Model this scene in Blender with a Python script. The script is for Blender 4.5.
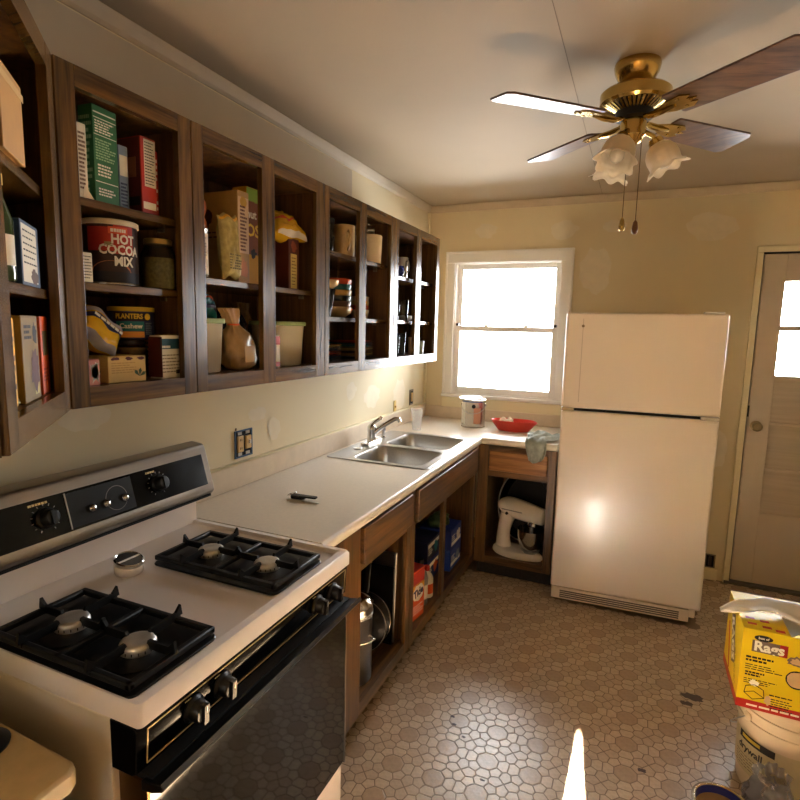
import bpy, bmesh, math, random
from mathutils import Vector, Matrix, noise
R = math.radians
rnd = random.Random(7)
scene = bpy.context.scene
COL = scene.collection
for o in list(bpy.data.objects):
    bpy.data.objects.remove(o)

# ------------------------------------------------------------------ camera
cam_d = bpy.data.cameras.new('camera')
cam = bpy.data.objects.new('camera', cam_d); COL.objects.link(cam)
cam_d.sensor_width = 36.0; cam_d.lens = 543.63 / 800 * 36.0
cam_d.clip_start = 0.02
RV = Vector((0.91668929, 0.39893689, 0.02302392)); UV = Vector((-0.0732731, 0.11116982, 0.99109653)); FV = Vector((-0.3928254, 0.91021461, -0.13113952))
cam.matrix_world = Matrix(((RV.x, UV.x, -FV.x, 1.492), (RV.y, UV.y, -FV.y, -1.3945), (RV.z, UV.z, -FV.z, 1.5857), (0, 0, 0, 1)))
scene.camera = cam

# ------------------------------------------------------------------ sky, sun, daylight portals, exposure
SKY = 27.0
world = bpy.data.worlds.new('sky'); scene.world = world
world.use_nodes = True
bgn = world.node_tree.nodes['Background']
bgn.inputs[0].default_value = (0.94, 0.97, 1.0, 1); bgn.inputs[1].default_value = SKY

sun_d = bpy.data.lights.new('sun', 'SUN'); sun_d.energy = 580.0; sun_d.angle = R(0.4); sun_d.color = (1.0, 0.93, 0.81)
sun = bpy.data.objects.new('sun', sun_d); COL.objects.link(sun)
sun_el = R(27.9); sun_dir = Vector((-0.05 * math.cos(sun_el), math.cos(sun_el), -math.sin(sun_el)))
sun.rotation_euler = sun_dir.to_track_quat('-Z', 'Y').to_euler()
sun.location = (1.7, -8, 5)

def portal(name, loc, direction, w, h):
    d = bpy.data.lights.new(name, 'AREA'); d.shape = 'RECTANGLE'; d.size = w; d.size_y = h
    d.cycles.is_portal = True
    o = bpy.data.objects.new(name, d); COL.objects.link(o); o.location = loc
    o.rotation_euler = Vector(direction).to_track_quat('-Z', 'Z').to_euler()
D = 2.533; H = 2.48
XR = 3.35; YB = -3.2
portal('portal_window', (0.60, D + 0.14, 1.60), (0, -1, 0), 0.86, 1.02)
portal('portal_door', (2.555, D + 0.14, 1.63), (0, -1, 0), 0.66, 0.60)
portal('portal_patio', (1.6, YB - 0.14, 1.15), (0, 1, 0), 2.2, 2.3)

vs = scene.view_settings
vs.view_transform = 'Standard'; vs.look = 'None'; vs.gamma = 1.0; vs.use_curve_mapping = False
vs.exposure = 0.40
scene.cycles.max_bounces = 10; scene.cycles.diffuse_bounces = 5; scene.cycles.glossy_bounces = 4
scene.cycles.transmission_bounces = 6; scene.cycles.transparent_max_bounces = 12
scene.cycles.sample_clamp_indirect = 60.0
scene.cycles.caustics_reflective = True; scene.cycles.caustics_refractive = False

# ------------------------------------------------------------------ materials
def srgb(r, g, b):
    f = lambda c: (c / 255) / 12.92 if c / 255 <= 0.04045 else ((c / 255 + 0.055) / 1.055) ** 2.4
    return (f(r), f(g), f(b), 1)
MATS = {}
def mat(name, col, rough=0.5, metal=0.0, var=0.0, vscale=(8, 8, 8), bump=0.0, bscale=60.0, col2=None, coat=0.0,
        spec=0.5, trans=0.0, alpha=1.0, ior=1.45, sub=0.0, emit=0.0):
    if name in MATS: return MATS[name]
    m = bpy.data.materials.new(name); m.use_nodes = True
    nt = m.node_tree; p = nt.nodes['Principled BSDF']
    if len(col) == 3: col = srgb(*col)
    p.inputs['Base Color'].default_value = col
    p.inputs['Roughness'].default_value = rough; p.inputs['Metallic'].default_value = metal
    p.inputs['Specular IOR Level'].default_value = spec
    p.inputs['Coat Weight'].default_value = coat
    p.inputs['Transmission Weight'].default_value = trans; p.inputs['IOR'].default_value = ior
    p.inputs['Alpha'].default_value = alpha
    tc = nt.nodes.new('ShaderNodeTexCoord'); mp = nt.nodes.new('ShaderNodeMapping')
    nt.links.new(tc.outputs['Object'], mp.inputs['Vector']); mp.inputs['Scale'].default_value = vscale
    if var or col2:
        n = nt.nodes.new('ShaderNodeTexNoise'); n.inputs['Scale'].default_value = 1.0; n.inputs['Detail'].default_value = 6
        nt.links.new(mp.outputs[0], n.inputs['Vector'])
        mx = nt.nodes.new('ShaderNodeMix'); mx.data_type = 'RGBA'
        c2 = col2 if col2 else tuple(c * (1 - var) for c in col[:3])
        if col2 and max(col2) > 1: c2 = srgb(*col2)
        mx.inputs[6].default_value = col; mx.inputs[7].default_value = (c2[0], c2[1], c2[2], 1)
        rp = nt.nodes.new('ShaderNodeMapRange'); rp.inputs[1].default_value = 0.35; rp.inputs[2].default_value = 0.68
        nt.links.new(n.outputs[0], rp.inputs[0]); nt.links.new(rp.outputs[0], mx.inputs[0])
        nt.links.new(mx.outputs[2], p.inputs['Base Color'])
    if bump:
        b = nt.nodes.new('ShaderNodeBump'); b.inputs['Strength'].default_value = bump; b.inputs['Distance'].default_value = 0.002
        n2 = nt.nodes.new('ShaderNodeTexNoise'); n2.inputs['Scale'].default_value = bscale; n2.inputs['Detail'].default_value = 3
        nt.links.new(tc.outputs['Object'], n2.inputs['Vector']); nt.links.new(n2.outputs[0], b.inputs['Height'])
        nt.links.new(b.outputs[0], p.inputs['Normal'])
    MATS[name] = m
    return m
def wood(name, dark, light, axis, rough=0.35, coat=0.25, s=1.0):
    if name in MATS: return MATS[name]
    m = bpy.data.materials.new(name); m.use_nodes = True
    nt = m.node_tree; p = nt.nodes['Principled BSDF']
    tc = nt.nodes.new('ShaderNodeTexCoord'); mp = nt.nodes.new('ShaderNodeMapping')
    sc = [38 * s] * 3; sc['xyz'.index(axis)] = 2.2 * s
    mp.inputs['Scale'].default_value = sc
    nt.links.new(tc.outputs['Object'], mp.inputs['Vector'])
    n1 = nt.nodes.new('ShaderNodeTexNoise'); n1.inputs['Scale'].default_value = 1; n1.inputs['Detail'].default_value = 8; n1.inputs['Distortion'].default_value = 0.6
    nt.links.new(mp.outputs[0], n1.inputs['Vector'])
    mp2 = nt.nodes.new('ShaderNodeMapping'); mp2.inputs['Scale'].default_value = [c * 5 for c in sc]
    nt.links.new(tc.outputs['Object'], mp2.inputs['Vector'])
    n2 = nt.nodes.new('ShaderNodeTexNoise'); n2.inputs['Scale'].default_value = 1; n2.inputs['Detail'].default_value = 2
    nt.links.new(mp2.outputs[0], n2.inputs['Vector'])
    ad = nt.nodes.new('ShaderNodeMath'); ad.operation = 'MULTIPLY_ADD'; ad.inputs[1].default_value = 0.35
    nt.links.new(n2.outputs[0], ad.inputs[0]); nt.links.new(n1.outputs[0], ad.inputs[2])
    rp = nt.nodes.new('ShaderNodeValToRGB')
    rp.color_ramp.elements[0].position = 0.48; rp.color_ramp.elements[0].color = srgb(*dark)
    rp.color_ramp.elements[1].position = 0.86; rp.color_ramp.elements[1].color = srgb(*light)
    nt.links.new(ad.outputs[0], rp.inputs[0]); nt.links.new(rp.outputs[0], p.inputs['Base Color'])
    p.inputs['Roughness'].default_value = rough; p.inputs['Coat Weight'].default_value = coat; p.inputs['Coat Roughness'].default_value = 0.25
    b = nt.nodes.new('ShaderNodeBump'); b.inputs['Strength'].default_value = 0.06; b.inputs['Distance'].default_value = 0.001
    nt.links.new(n2.outputs[0], b.inputs['Height']); nt.links.new(b.outputs[0], p.inputs['Normal'])
    MATS[name] = m
    return m
def thin_glass(name, tint=(1, 1, 1), refl=0.06, rough=0.02):
    if name in MATS: return MATS[name]
    m = bpy.data.materials.new(name); m.use_nodes = True
    nt = m.node_tree; nt.nodes.remove(nt.nodes['Principled BSDF'])
    out = nt.nodes['Material Output']
    t = nt.nodes.new('ShaderNodeBsdfTransparent'); t.inputs[0].default_value = (*tint, 1)
    g = nt.nodes.new('ShaderNodeBsdfGlossy'); g.inputs['Roughness'].default_value = rough
    f = nt.nodes.new('ShaderNodeFresnel'); f.inputs[0].default_value = 1.25 + refl * 3
    mx = nt.nodes.new('ShaderNodeMixShader')
    nt.links.new(f.outputs[0], mx.inputs[0]); nt.links.new(t.outputs[0], mx.inputs[1]); nt.links.new(g.outputs[0], mx.inputs[2])
    nt.links.new(mx.outputs[0], out.inputs[0])
    MATS[name] = m
    return m
def film(name, col, k=.2, rough=.15):
    if name in MATS: return MATS[name]
    m = bpy.data.materials.new(name); m.use_nodes = True
    nt = m.node_tree; p = nt.nodes['Principled BSDF']; out = nt.nodes['Material Output']
    p.inputs['Base Color'].default_value = srgb(*col); p.inputs['Roughness'].default_value = rough
    t = nt.nodes.new('ShaderNodeBsdfTransparent'); mx = nt.nodes.new('ShaderNodeMixShader'); mx.inputs[0].default_value = k
    nt.links.new(t.outputs[0], mx.inputs[1]); nt.links.new(p.outputs[0], mx.inputs[2]); nt.links.new(mx.outputs[0], out.inputs[0])
    MATS[name] = m
    return m
def sheer(name, col, tr=0.45):
    if name in MATS: return MATS[name]
    m = bpy.data.materials.new(name); m.use_nodes = True
    nt = m.node_tree; nt.nodes.remove(nt.nodes['Principled BSDF'])
    out = nt.nodes['Material Output']
    d = nt.nodes.new('ShaderNodeBsdfDiffuse'); d.inputs[0].default_value = srgb(*col)
    t = nt.nodes.new('ShaderNodeBsdfTranslucent'); t.inputs[0].default_value = srgb(*col)
    mx = nt.nodes.new('ShaderNodeMixShader'); mx.inputs[0].default_value = tr
    nt.links.new(d.outputs[0], mx.inputs[1]); nt.links.new(t.outputs[0], mx.inputs[2]); nt.links.new(mx.outputs[0], out.inputs[0])
    MATS[name] = m
    return m

# ------------------------------------------------------------------ mesh helpers
class MB:
    def __init__(s, M=None): s.v = []; s.f = []; s.M = M or Matrix.Identity(4)
    def add(s, vs, fs, M=None):
        k = len(s.v); T = s.M @ M if M is not None else s.M
        s.v += [T @ Vector(p) for p in vs]
        s.f += [tuple(i + k for i in f) for f in fs]
        return s
    def box(s, x0, x1, y0, y1, z0, z1, M=None):
        x0, x1 = min(x0, x1), max(x0, x1); y0, y1 = min(y0, y1), max(y0, y1); z0, z1 = min(z0, z1), max(z0, z1)
        return s.add([(x0, y0, z0), (x1, y0, z0), (x1, y1, z0), (x0, y1, z0), (x0, y0, z1), (x1, y0, z1), (x1, y1, z1), (x0, y1, z1)],
              [(0, 3, 2, 1), (4, 5, 6, 7), (0, 1, 5, 4), (1, 2, 6, 5), (2, 3, 7, 6), (3, 0, 4, 7)], M)
    def prism(s, poly, h0, h1, axis='z', M=None):
        n = len(poly)
        if axis == 'z': f = lambda a, b, h: (a, b, h)
        elif axis == 'y': f = lambda a, b, h: (a, h, b)
        else: f = lambda a, b, h: (h, a, b)
        vs = [f(a, b, h0) for a, b in poly] + [f(a, b, h1) for a, b in poly]
        fs = [tuple(range(n))[::-1], tuple(range(n, 2 * n))] + [(i, (i + 1) % n, n + (i + 1) % n, n + i) for i in range(n)]
        return s.add(vs, fs, M)
    def lathe(s, prof, n=24, M=None, cap=True, sx=1.0, sy=1.0):
        vs = []; fs = []; k = len(prof)
        for r, z in prof:
            for i in range(n):
                a = 2 * math.pi * i / n; vs.append((r * math.cos(a) * sx, r * math.sin(a) * sy, z))
        for j in range(k - 1):
            for i in range(n):
                a, b = j * n + i, j * n + (i + 1) % n; fs.append((a, b, b + n, a + n))
        if cap:
            if prof[0][0] > 1e-5: fs.append(tuple(range(n))[::-1])
            if prof[-1][0] > 1e-5: fs.append(tuple((k - 1) * n + i for i in range(n)))
        return s.add(vs, fs, M)
    def tube(s, pts, r, n=8, closed=False, M=None):
        pts = [Vector(p) for p in pts]; k = len(pts); rs = r if isinstance(r, (list, tuple)) else [r] * k
        vs = []; fs = []; up = None
        for i, p in enumerate(pts):
            if closed: t = pts[(i + 1) % k] - pts[i - 1]
            else: t = pts[min(i + 1, k - 1)] - pts[max(i - 1, 0)]
            t.normalize()
            if up is None: up = Vector((0, 0, 1)) if abs(t.z) < 0.9 else Vector((1, 0, 0))
            a = t.cross(up)
            if a.length < 1e-4: a = t.orthogonal()
            a.normalize(); b = a.cross(t); b.normalize(); up = b
            for j in range(n):
                q = 2 * math.pi * j / n; vs.append(p + a * (rs[i] * math.cos(q)) + b * (rs[i] * math.sin(q)))
        for i in range(k if closed else k - 1):
            for j in range(n):
                i2 = (i + 1) % k
                fs.append((i * n + j, i * n + (j + 1) % n, i2 * n + (j + 1) % n, i2 * n + j))
        if not closed:
            fs.append(tuple(range(n))[::-1]); fs.append(tuple((k - 1) * n + j for j in range(n)))
        return s.add(vs, fs, M)
    def grid(s, fn, nu, nv, M=None, closed_u=False):
        vs = [fn(i / (nu if closed_u else nu - 1), j / (nv - 1)) for j in range(nv) for i in range(nu)]
        fs = []
        for j in range(nv - 1):
            for i in range(nu if closed_u else nu - 1):
                i2 = (i + 1) % nu
                fs.append((j * nu + i, j * nu + i2, (j + 1) * nu + i2, (j + 1) * nu + i))
        return s.add(vs, fs, M)
    def build(s, name, m, parent=None, smooth=None, bevel=0.0, seg=2, solid=0.0, sub=0):
        me = bpy.data.meshes.new(name); me.from_pydata([tuple(p) for p in s.v], [], s.f)
        bm = bmesh.new(); bm.from_mesh(me); bmesh.ops.recalc_face_normals(bm, faces=bm.faces); bm.to_mesh(me); bm.free()
        o = bpy.data.objects.new(name, me); COL.objects.link(o)
        if m is not None:
            for q in (m if isinstance(m, (list, tuple)) else [m]): me.materials.append(q)
        if parent is not None: o.parent = parent
        if smooth:
            for pl in me.polygons: pl.use_smooth = True
            me.set_sharp_from_angle(angle=R(smooth))
        if solid:
            md = o.modifiers.new('solid', 'SOLIDIFY'); md.thickness = solid; md.offset = 0
        if bevel:
            md = o.modifiers.new('bevel', 'BEVEL'); md.width = bevel; md.segments = seg; md.limit_method = 'ANGLE'; md.angle_limit = R(40)
            if not smooth:
                for pl in me.polygons: pl.use_smooth = True
                me.set_sharp_from_angle(angle=R(60))
                md.harden_normals = False
        if sub:
            md = o.modifiers.new('sub', 'SUBSURF'); md.levels = sub; md.render_levels = sub
        return o
def tag(o, label=None, cat=None, group=None, kind=None):
    if label: o['label'] = label
    if cat: o['category'] = cat
    if group: o['group'] = group
    if kind: o['kind'] = kind
    return o
def thing(name, label, cat, loc=(0, 0, 0), rz=0.0, group=None):
    e = bpy.data.objects.new(name, None); COL.objects.link(e); e.location = loc; e.rotation_euler = (0, 0, rz)
    e.empty_display_size = 0.05
    return tag(e, label, cat, group)
def T(x, y, z): return Matrix.Translation((x, y, z))
def RZ(a): return Matrix.Rotation(a, 4, 'Z')
def RX(a): return Matrix.Rotation(a, 4, 'X')
def RY(a): return Matrix.Rotation(a, 4, 'Y')
def frame(o, right, up):
    r = Vector(right).normalized(); u = Vector(up); n = r.cross(u).normalized(); u = n.cross(r)
    return Matrix(((r.x, u.x, n.x, o[0]), (r.y, u.y, n.y, o[1]), (r.z, u.z, n.z, o[2]), (0, 0, 0, 1)))
def text_geo(body, size, bold=0.0, ext=0.0002, align='CENTER'):
    c = bpy.data.curves.new('lettering', 'FONT'); c.body = body; c.size = size; c.align_x = align; c.align_y = 'CENTER'
    c.extrude = ext; c.offset = bold; c.resolution_u = 2
    o = bpy.data.objects.new('lettering', c); COL.objects.link(o)
    dg = bpy.context.evaluated_depsgraph_get()
    me = bpy.data.meshes.new_from_object(o.evaluated_get(dg))
    bpy.data.objects.remove(o); bpy.data.curves.remove(c)
    return me
def text(body, size, m, parent, fr, bold=0.0, bend=None, sx=1.0, name='lettering', align='CENTER'):
    """fr: frame matrix of the print; bend: radius of the can the print wraps round"""
    me = text_geo(body, size, bold, align=align)
    for v in me.vertices:
        x, y, z = v.co.x * sx, v.co.y, v.co.z + 0.0003
        if bend:
            a = x / bend; x, z = (bend + z) * math.sin(a), (bend + z) * math.cos(a) - bend
        v.co = fr @ Vector((x, y, z))
    me.materials.clear(); me.materials.append(m); me.name = name
    o = bpy.data.objects.new(name, me); COL.objects.link(o); o.parent = parent
    return o
def print_lines(fr, w, h, rows, m, parent, name='small_print', fill=0.55, bend=None, ragged=0.35, seed=1):
    r = random.Random(seed); b = MB()
    for i in range(rows):
        y = h / 2 - (i + 0.5) * h / rows; hh = h / rows * fill / 2; ww = w * (1 - ragged * r.random())
        x = -w / 2
        while x < -w / 2 + ww:
            l = w * r.uniform(0.08, 0.2); x1 = min(x + l, -w / 2 + ww)
            if bend:
                q = [(bend * math.sin(c / bend), yy, (bend + .0004) * math.cos(c / bend) - bend) for c, yy in ((x, y - hh), (x1, y - hh), (x1, y + hh), (x, y + hh))]
            else: q = [(x, y - hh, .0004), (x1, y - hh, .0004), (x1, y + hh, .0004), (x, y + hh, .0004)]
            b.add(q, [(0, 1, 2, 3)], fr); x = x1 + w * 0.03
    return b.build(name, m, parent)
def panel(fr, w, h, m, parent, name='printed_panel', t=0.0004, bend=None, cx=0.0, cy=0.0, n=1):
    b = MB()
    if bend:
        n = max(6, int(w / bend / 0.15)); vs = []; fs = []
        for i in range(n + 1):
            a = (cx - w / 2 + w * i / n) / bend
            for yy in (cy - h / 2, cy + h / 2): vs.append(((bend + t) * math.sin(a), yy, (bend + t) * math.cos(a) - bend))
        for i in range(n): fs.append((2 * i, 2 * i + 2, 2 * i + 3, 2 * i + 1))
        b.add(vs, fs, fr)
        return b.build(name, m, parent, smooth=60)
    b.box(cx - w / 2, cx + w / 2, cy - h / 2, cy + h / 2, -t, t, fr)
    return b.build(name, m, parent)
def copy_tree(o, parent=None):
    c = o.copy(); COL.objects.link(c); c.parent = parent
    for ch in list(o.children): copy_tree(ch, c)
    return c
# ------------------------------------------------------------------ shared materials
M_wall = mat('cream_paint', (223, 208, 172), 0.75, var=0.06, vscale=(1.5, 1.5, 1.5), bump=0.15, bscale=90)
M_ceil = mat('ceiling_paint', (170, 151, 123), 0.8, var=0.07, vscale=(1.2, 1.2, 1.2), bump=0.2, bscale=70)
M_primer = mat('white_primer', (196, 182, 160), 0.85, var=0.05, vscale=(5, 5, 5))
M_spackle = mat('spackle', (228, 216, 190), 0.9, var=0.06, vscale=(20, 20, 20))
M_trim = mat('cream_trim', (228, 216, 178), 0.55, var=0.05, vscale=(4, 4, 4))
M_doorpaint = mat('door_paint', (200, 184, 162), 0.5, var=0.08, vscale=(3, 3, 1.5))
M_white = mat('white_enamel', (238, 232, 224), 0.25, var=0.02)
M_winwhite = mat('window_white', (238, 234, 226), 0.45, var=0.03)
M_black = mat('black_plastic', (14, 14, 15), 0.35)
M_dark = mat('dark_gap', (10, 9, 8), 0.8)
M_chrome = mat('chrome', (215, 215, 215), 0.12, 1.0)
M_steel = mat('brushed_steel', (190, 186, 180), 0.28, 1.0, var=0.12, vscale=(3, 200, 200))
M_brass = mat('brass', (206, 176, 104), 0.2, 1.0, var=0.1, vscale=(10, 10, 10))
M_glass = thin_glass('clear_pane')
UD, UL = (56, 36, 15), (112, 78, 36)
WU = {a: wood('cabinet_wood_' + a, UD, UL, a, .24, .0) for a in 'xyz'}
BD, BL = (60, 39, 19), (118, 80, 41)
WB = {a: wood('base_wood_' + a, BD, BL, a) for a in 'xyz'}
M_joint = mat('floor_joint', (136, 114, 92), 0.4, var=0.2, vscale=(12, 12, 12))
M_vinyl = [mat('vinyl_a', (184, 158, 130), 0.28, var=0.16, vscale=(60, 60, 60), bump=0.22, bscale=90),
           mat('vinyl_b', (208, 186, 158), 0.28, var=0.16, vscale=(60, 60, 60), bump=0.22, bscale=90),
           mat('vinyl_c', (198, 174, 146), 0.28, var=0.16, vscale=(60, 60, 60), bump=0.22, bscale=90)]

def struct(o, label=None):
    o['kind'] = 'structure'
    if label: o['label'] = label
    return o

# ------------------------------------------------------------------ floor: embossed sheet vinyl
floor = struct(MB().box(-0.1, XR + .1, YB - .15, D + .12, -0.08, 0.0).build('floor', M_joint), 'tan vinyl floor embossed with octagons and small hexagons')
def floor_cells():
    P = 0.157; X0, Y0 = 0.781, 0.735
    seeds = [(0, 0, .052, 0)]
    for (x, y, w, k) in [(.375, 0, .005, 1), (.625, 0, .005, 1), (0, .375, .005, 1), (0, .625, .005, 1),
                         (.5, .32, 0, 2), (.5, .68, 0, 2), (.32, .5, 0, 2), (.68, .5, 0, 2),
                         (.248, .248, 0, 2), (.752, .248, 0, 1), (.248, .752, 0, 1), (.752, .752, 0, 2)]:
        seeds.append((x, y, w, k))
    allp = [(x + i, y + j, w, k) for i in (-1, 0, 1) for j in (-1, 0, 1) for x, y, w, k in seeds]
    def clip(poly, a, b, c):  # keep a*x+b*y<=c
        out = []
        for i in range(len(poly)):
            p, q = poly[i], poly[(i + 1) % len(poly)]
            dp, dq = a * p[0] + b * p[1] - c, a * q[0] + b * q[1] - c
            if dp <= 0: out.append(p)
            if dp * dq < 0:
                t = dp / (dp - dq); out.append((p[0] + t * (q[0] - p[0]), p[1] + t * (q[1] - p[1])))
        return out
    cells = []
    for (x, y, w, k) in seeds:
        poly = [(x - .4, y - .4), (x + .4, y - .4), (x + .4, y + .4), (x - .4, y + .4)]
        for (u, v, w2, _) in allp:
            a, b = u - x, v - y; d = math.hypot(a, b)
            if d < 1e-6 or d > 1.0: continue
            t = (d * d + w - w2) / (2 * d) - 0.011       # minus half a joint
            poly = clip(poly, a / d, b / d, (a * x + b * y) / d + t)
            if not poly: break
        if poly and len(poly) > 2:
            q = []
            for p in poly:
                if not q or math.hypot(p[0] - q[-1][0], p[1] - q[-1][1]) > .008: q.append(p)
            if math.hypot(q[0][0] - q[-1][0], q[0][1] - q[-1][1]) < .008: q.pop()
            cells.append((x, y, k, q))
    return P, X0, Y0, cells
P_, FX, FY, CELLS = floor_cells()
def cell_geo(poly, cx, cy, s):
    n = len(poly); HH = 0.0007; ins = 0.93
    vs = [((p[0] - cx) * s, (p[1] - cy) * s, 0) for p in poly] + [((p[0] - cx) * s * ins, (p[1] - cy) * s * ins, HH) for p in poly]
    fs = [tuple(range(n, 2 * n))] + [(i, (i + 1) % n, n + (i + 1) % n, n + i) for i in range(n)]
    return vs, fs
CELLM = []
for ci, (x, y, k, poly) in enumerate(CELLS):
    b = MB(); vs, fs = cell_geo(poly, x, y, P_); b.add(vs, fs)
    tmp = b.build('vinyl_shape', M_vinyl[k]); CELLM.append(tmp.data); bpy.data.objects.remove(tmp)
cam_p = Vector((1.492, -1.3945, 1.5857))
def in_view(x, y):
    d = Vector((x, y, 0)) - cam_p; z = d.dot(FV)
    if z < .1: return False
    u = 400 + 543.6 * d.dot(RV) / z; v = 400 - 543.6 * d.dot(UV) / z
    return -5 < u < 805 and v < 806 and u > 330
near = []; rest = [MB(), MB(), MB()]
spots = []
for i in range(-6, 18):
    for j in range(-26, 13):
        for ci, (x, y, k, poly) in enumerate(CELLS):
            wx, wy = FX + (i + x) * P_, FY + (j + y) * P_
            if wx < 0.5 or wx > XR - .02 or wy < YB + .02 or wy > D - .03: continue
            if wx < 0.56 and wy > 0: continue
            if wy > 1.98 and wx < 1.1: continue
            if wy > 1.8 and 1.15 < wx < 1.9: continue
            sz = 1.0 if ci == 0 else 0.55
            spots.append(((0 if in_view(wx, wy) else 1), (Vector((wx, wy, 0)) - cam_p).length / sz, wx, wy, ci))
spots.sort()
for n_, (a, d_, wx, wy, ci) in enumerate(spots):
    if n_ < 290 and a == 0:
        o = bpy.data.objects.new('vinyl_piece', CELLM[ci]); COL.objects.link(o); o.parent = floor; o.location = (wx, wy, 0)
    else:
        x, y, k, poly = CELLS[ci]; vs, fs = cell_geo(poly, x, y, P_); rest[k].add(vs, fs, T(wx, wy, 0))
for k in range(3):
    tag(rest[k].build('vinyl_pieces', M_vinyl[k], floor), kind='stuff')
# scuffs and a worn stain on the vinyl
def blob(fr, w, h, m, parent, name, seed, n=22, t=0.0004, rag=.25):
    r = random.Random(seed); vs = [(0, 0, t)]
    for i in range(n):
        a = 2 * math.pi * i / n; k = 1 + rag * (r.random() - .5) * 2
        vs.append((w / 2 * k * math.cos(a), h / 2 * k * math.sin(a), t * .5))
    return MB().add(vs, [(0, 1 + i, 1 + (i + 1) % n) for i in range(n)], fr).build(name, m, parent)
M_stain = mat('floor_stain', (84, 68, 62), 0.5, var=.2, vscale=(50, 50, 50))
for (x, y, w, h, s) in [(1.83, 1.16, .09, .05, 3), (1.80, 1.10, .05, .03, 5), (.925, .55, .02, .014, 8), (.905, .59, .02, .012, 9), (.98, .50, .016, .01, 11), (1.1, .33, .02, .01, 12), (1.62, .62, .03, .02, 13)]:
    blob(T(x, y, .001), w, h, M_stain, floor, 'stain', s)

# ------------------------------------------------------------------ walls, ceiling
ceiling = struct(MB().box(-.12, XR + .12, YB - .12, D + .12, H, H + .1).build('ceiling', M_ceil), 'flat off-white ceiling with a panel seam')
MB().box(1.2098, 1.2122, 0.0, D, H - .0012, H + .001).build('panel_seam', mat('seam', (128, 110, 86), .8), ceiling)
wall_left = struct(MB().box(-.12, 0, YB - .12, D + .12, 0, H).build('wall_left', M_wall), 'cream painted wall behind the stove and upper cabinets')
# far wall with window and door openings
WX0, WX1, WZ0, WZ1 = 0.215, 0.985, 1.10, 2.075
DX0, DX1, DZ1 = 2.145, 2.965, 2.085
b = MB()
b.box(-.12, WX0, D, D + .12, 0, H).box(WX0, WX1, D, D + .12, 0, WZ0).box(WX0, WX1, D, D + .12, WZ1, H)
b.box(WX1, DX0, D, D + .12, 0, H).box(DX0, DX1, D, D + .12, DZ1, H).box(DX1, XR + .12, D, D + .12, 0, H)
wall_far = struct(b.build('wall_far', M_wall), 'cream painted end wall with the window and the door')
wall_right = struct(MB().box(XR, XR + .12, YB - .12, D + .12, 0, H).build('wall_right', M_wall), 'cream painted side wall')
PX0, PX1, PZ1 = 0.5, 2.7, 2.3
b = MB().box(-.12, PX0, YB - .12, YB, 0, H).box(PX1, XR + .12, YB - .12, YB, 0, H).box(PX0, PX1, YB - .12, YB, PZ1, H)
wall_back = struct(b.build('wall_back', M_wall), 'cream painted wall with the patio opening')
wall_near = struct(MB().box(0, .66, -1.36, -1.235, 0, H).build('wall_near', M_wall), 'short cream wall at the end of the cabinet run')
# bare primer above the upper cabinets and spackle patches
MB().box(0.0002, .0012, -1.235, 1.33, 2.139, H - .05).build('primer_coat', M_primer, wall_left)
def sp_left(y, z, w, h, s): blob(frame((0.0012, y, z), (0, 1, 0), (0, 0, 1)), w, h, M_spackle, wall_left, 'spackle_patch', s, rag=.14)
def sp_far(x, z, w, h, s): blob(frame((x, D - .0012, z), (1, 0, 0), (0, 0, 1)), w, h, M_spackle, wall_far, 'spackle_patch', s, rag=.14)
for a in [(1.62, 1.16, .22, .14, 1), (1.35, 1.22, .12, .1, 2), (2.05, 1.13, .2, .22, 3), (.62, 1.12, .10, .1, 4), (.50, 1.2, .12, .06, 5), (-.3, 1.3, .16, .08, 6)]: sp_left(*a)
for a in [(.44, 2.29, .16, .1, 1), (.98, 2.27, .18, .12, 2), (1.2, 2.0, .2, .3, 3), (1.86, 2.25, .3, .16, 4), (2.0, .86, .12, .24, 5), (1.3, 2.28, .14, .08, 6), (1.05, 1.55, .08, .16, 7)]: sp_far(*a)
M_hole = mat('nail_hole', (92, 70, 50), .9)
for (y, z) in [(.45, 1.365), (.66, 1.352), (.95, 1.36), (.33, 1.37), (.36, 1.155), (1.25, 1.335)]:
    blob(frame((0.0015, y, z), (0, 1, 0), (0, 0, 1)), .012, .012, M_hole, wall_left, 'nail_hole', int(y * 100), n=8)

# cornice strips and skirting
M_crown = mat('cornice_paint', (196, 178, 150), .6, var=.1, vscale=(6, 6, 6))
def crown(name, p0, p1, nx, ny, lab):
    """small cove strip along p0-p1; (nx, ny) points into the room"""
    prof = [(0, 0), (0, -.045), (.006, -.045), (.016, -.036), (.026, -.018), (.032, -.004), (.032, 0)]
    vs = [(p[0] + nx * a, p[1] + ny * a, H - .0005 + z) for p in (p0, p1) for a, z in prof]
    n = len(prof); fs = [tuple(range(n)), tuple(range(n, 2 * n))] + [(i, (i + 1) % n, n + (i + 1) % n, n + i) for i in range(n)]
    return struct(MB().add(vs, fs).build(name, M_crown), lab)
crown('trim_1', (0, -1.235), (0, D), 1, 0, 'thin cove strip where the left wall meets the ceiling')
crown('trim_2', (0, D), (XR, D), 0, -1, 'thin cove strip where the end wall meets the ceiling')
struct(MB().box(1.1, 2.075, D - .014, D, 0, .075).build('baseboard_far', M_trim, bevel=.003), 'low cream skirting beside the door')
struct(MB().box(XR - .014, XR, YB, D, 0, .075).build('baseboard_right', M_trim, bevel=.003), 'low cream skirting on the side wall')
struct(MB().box(0.0, .016, D - .022, D, .93, H - .045).build('trim_3', M_trim), 'narrow upright strip in the corner beside the window')

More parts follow.
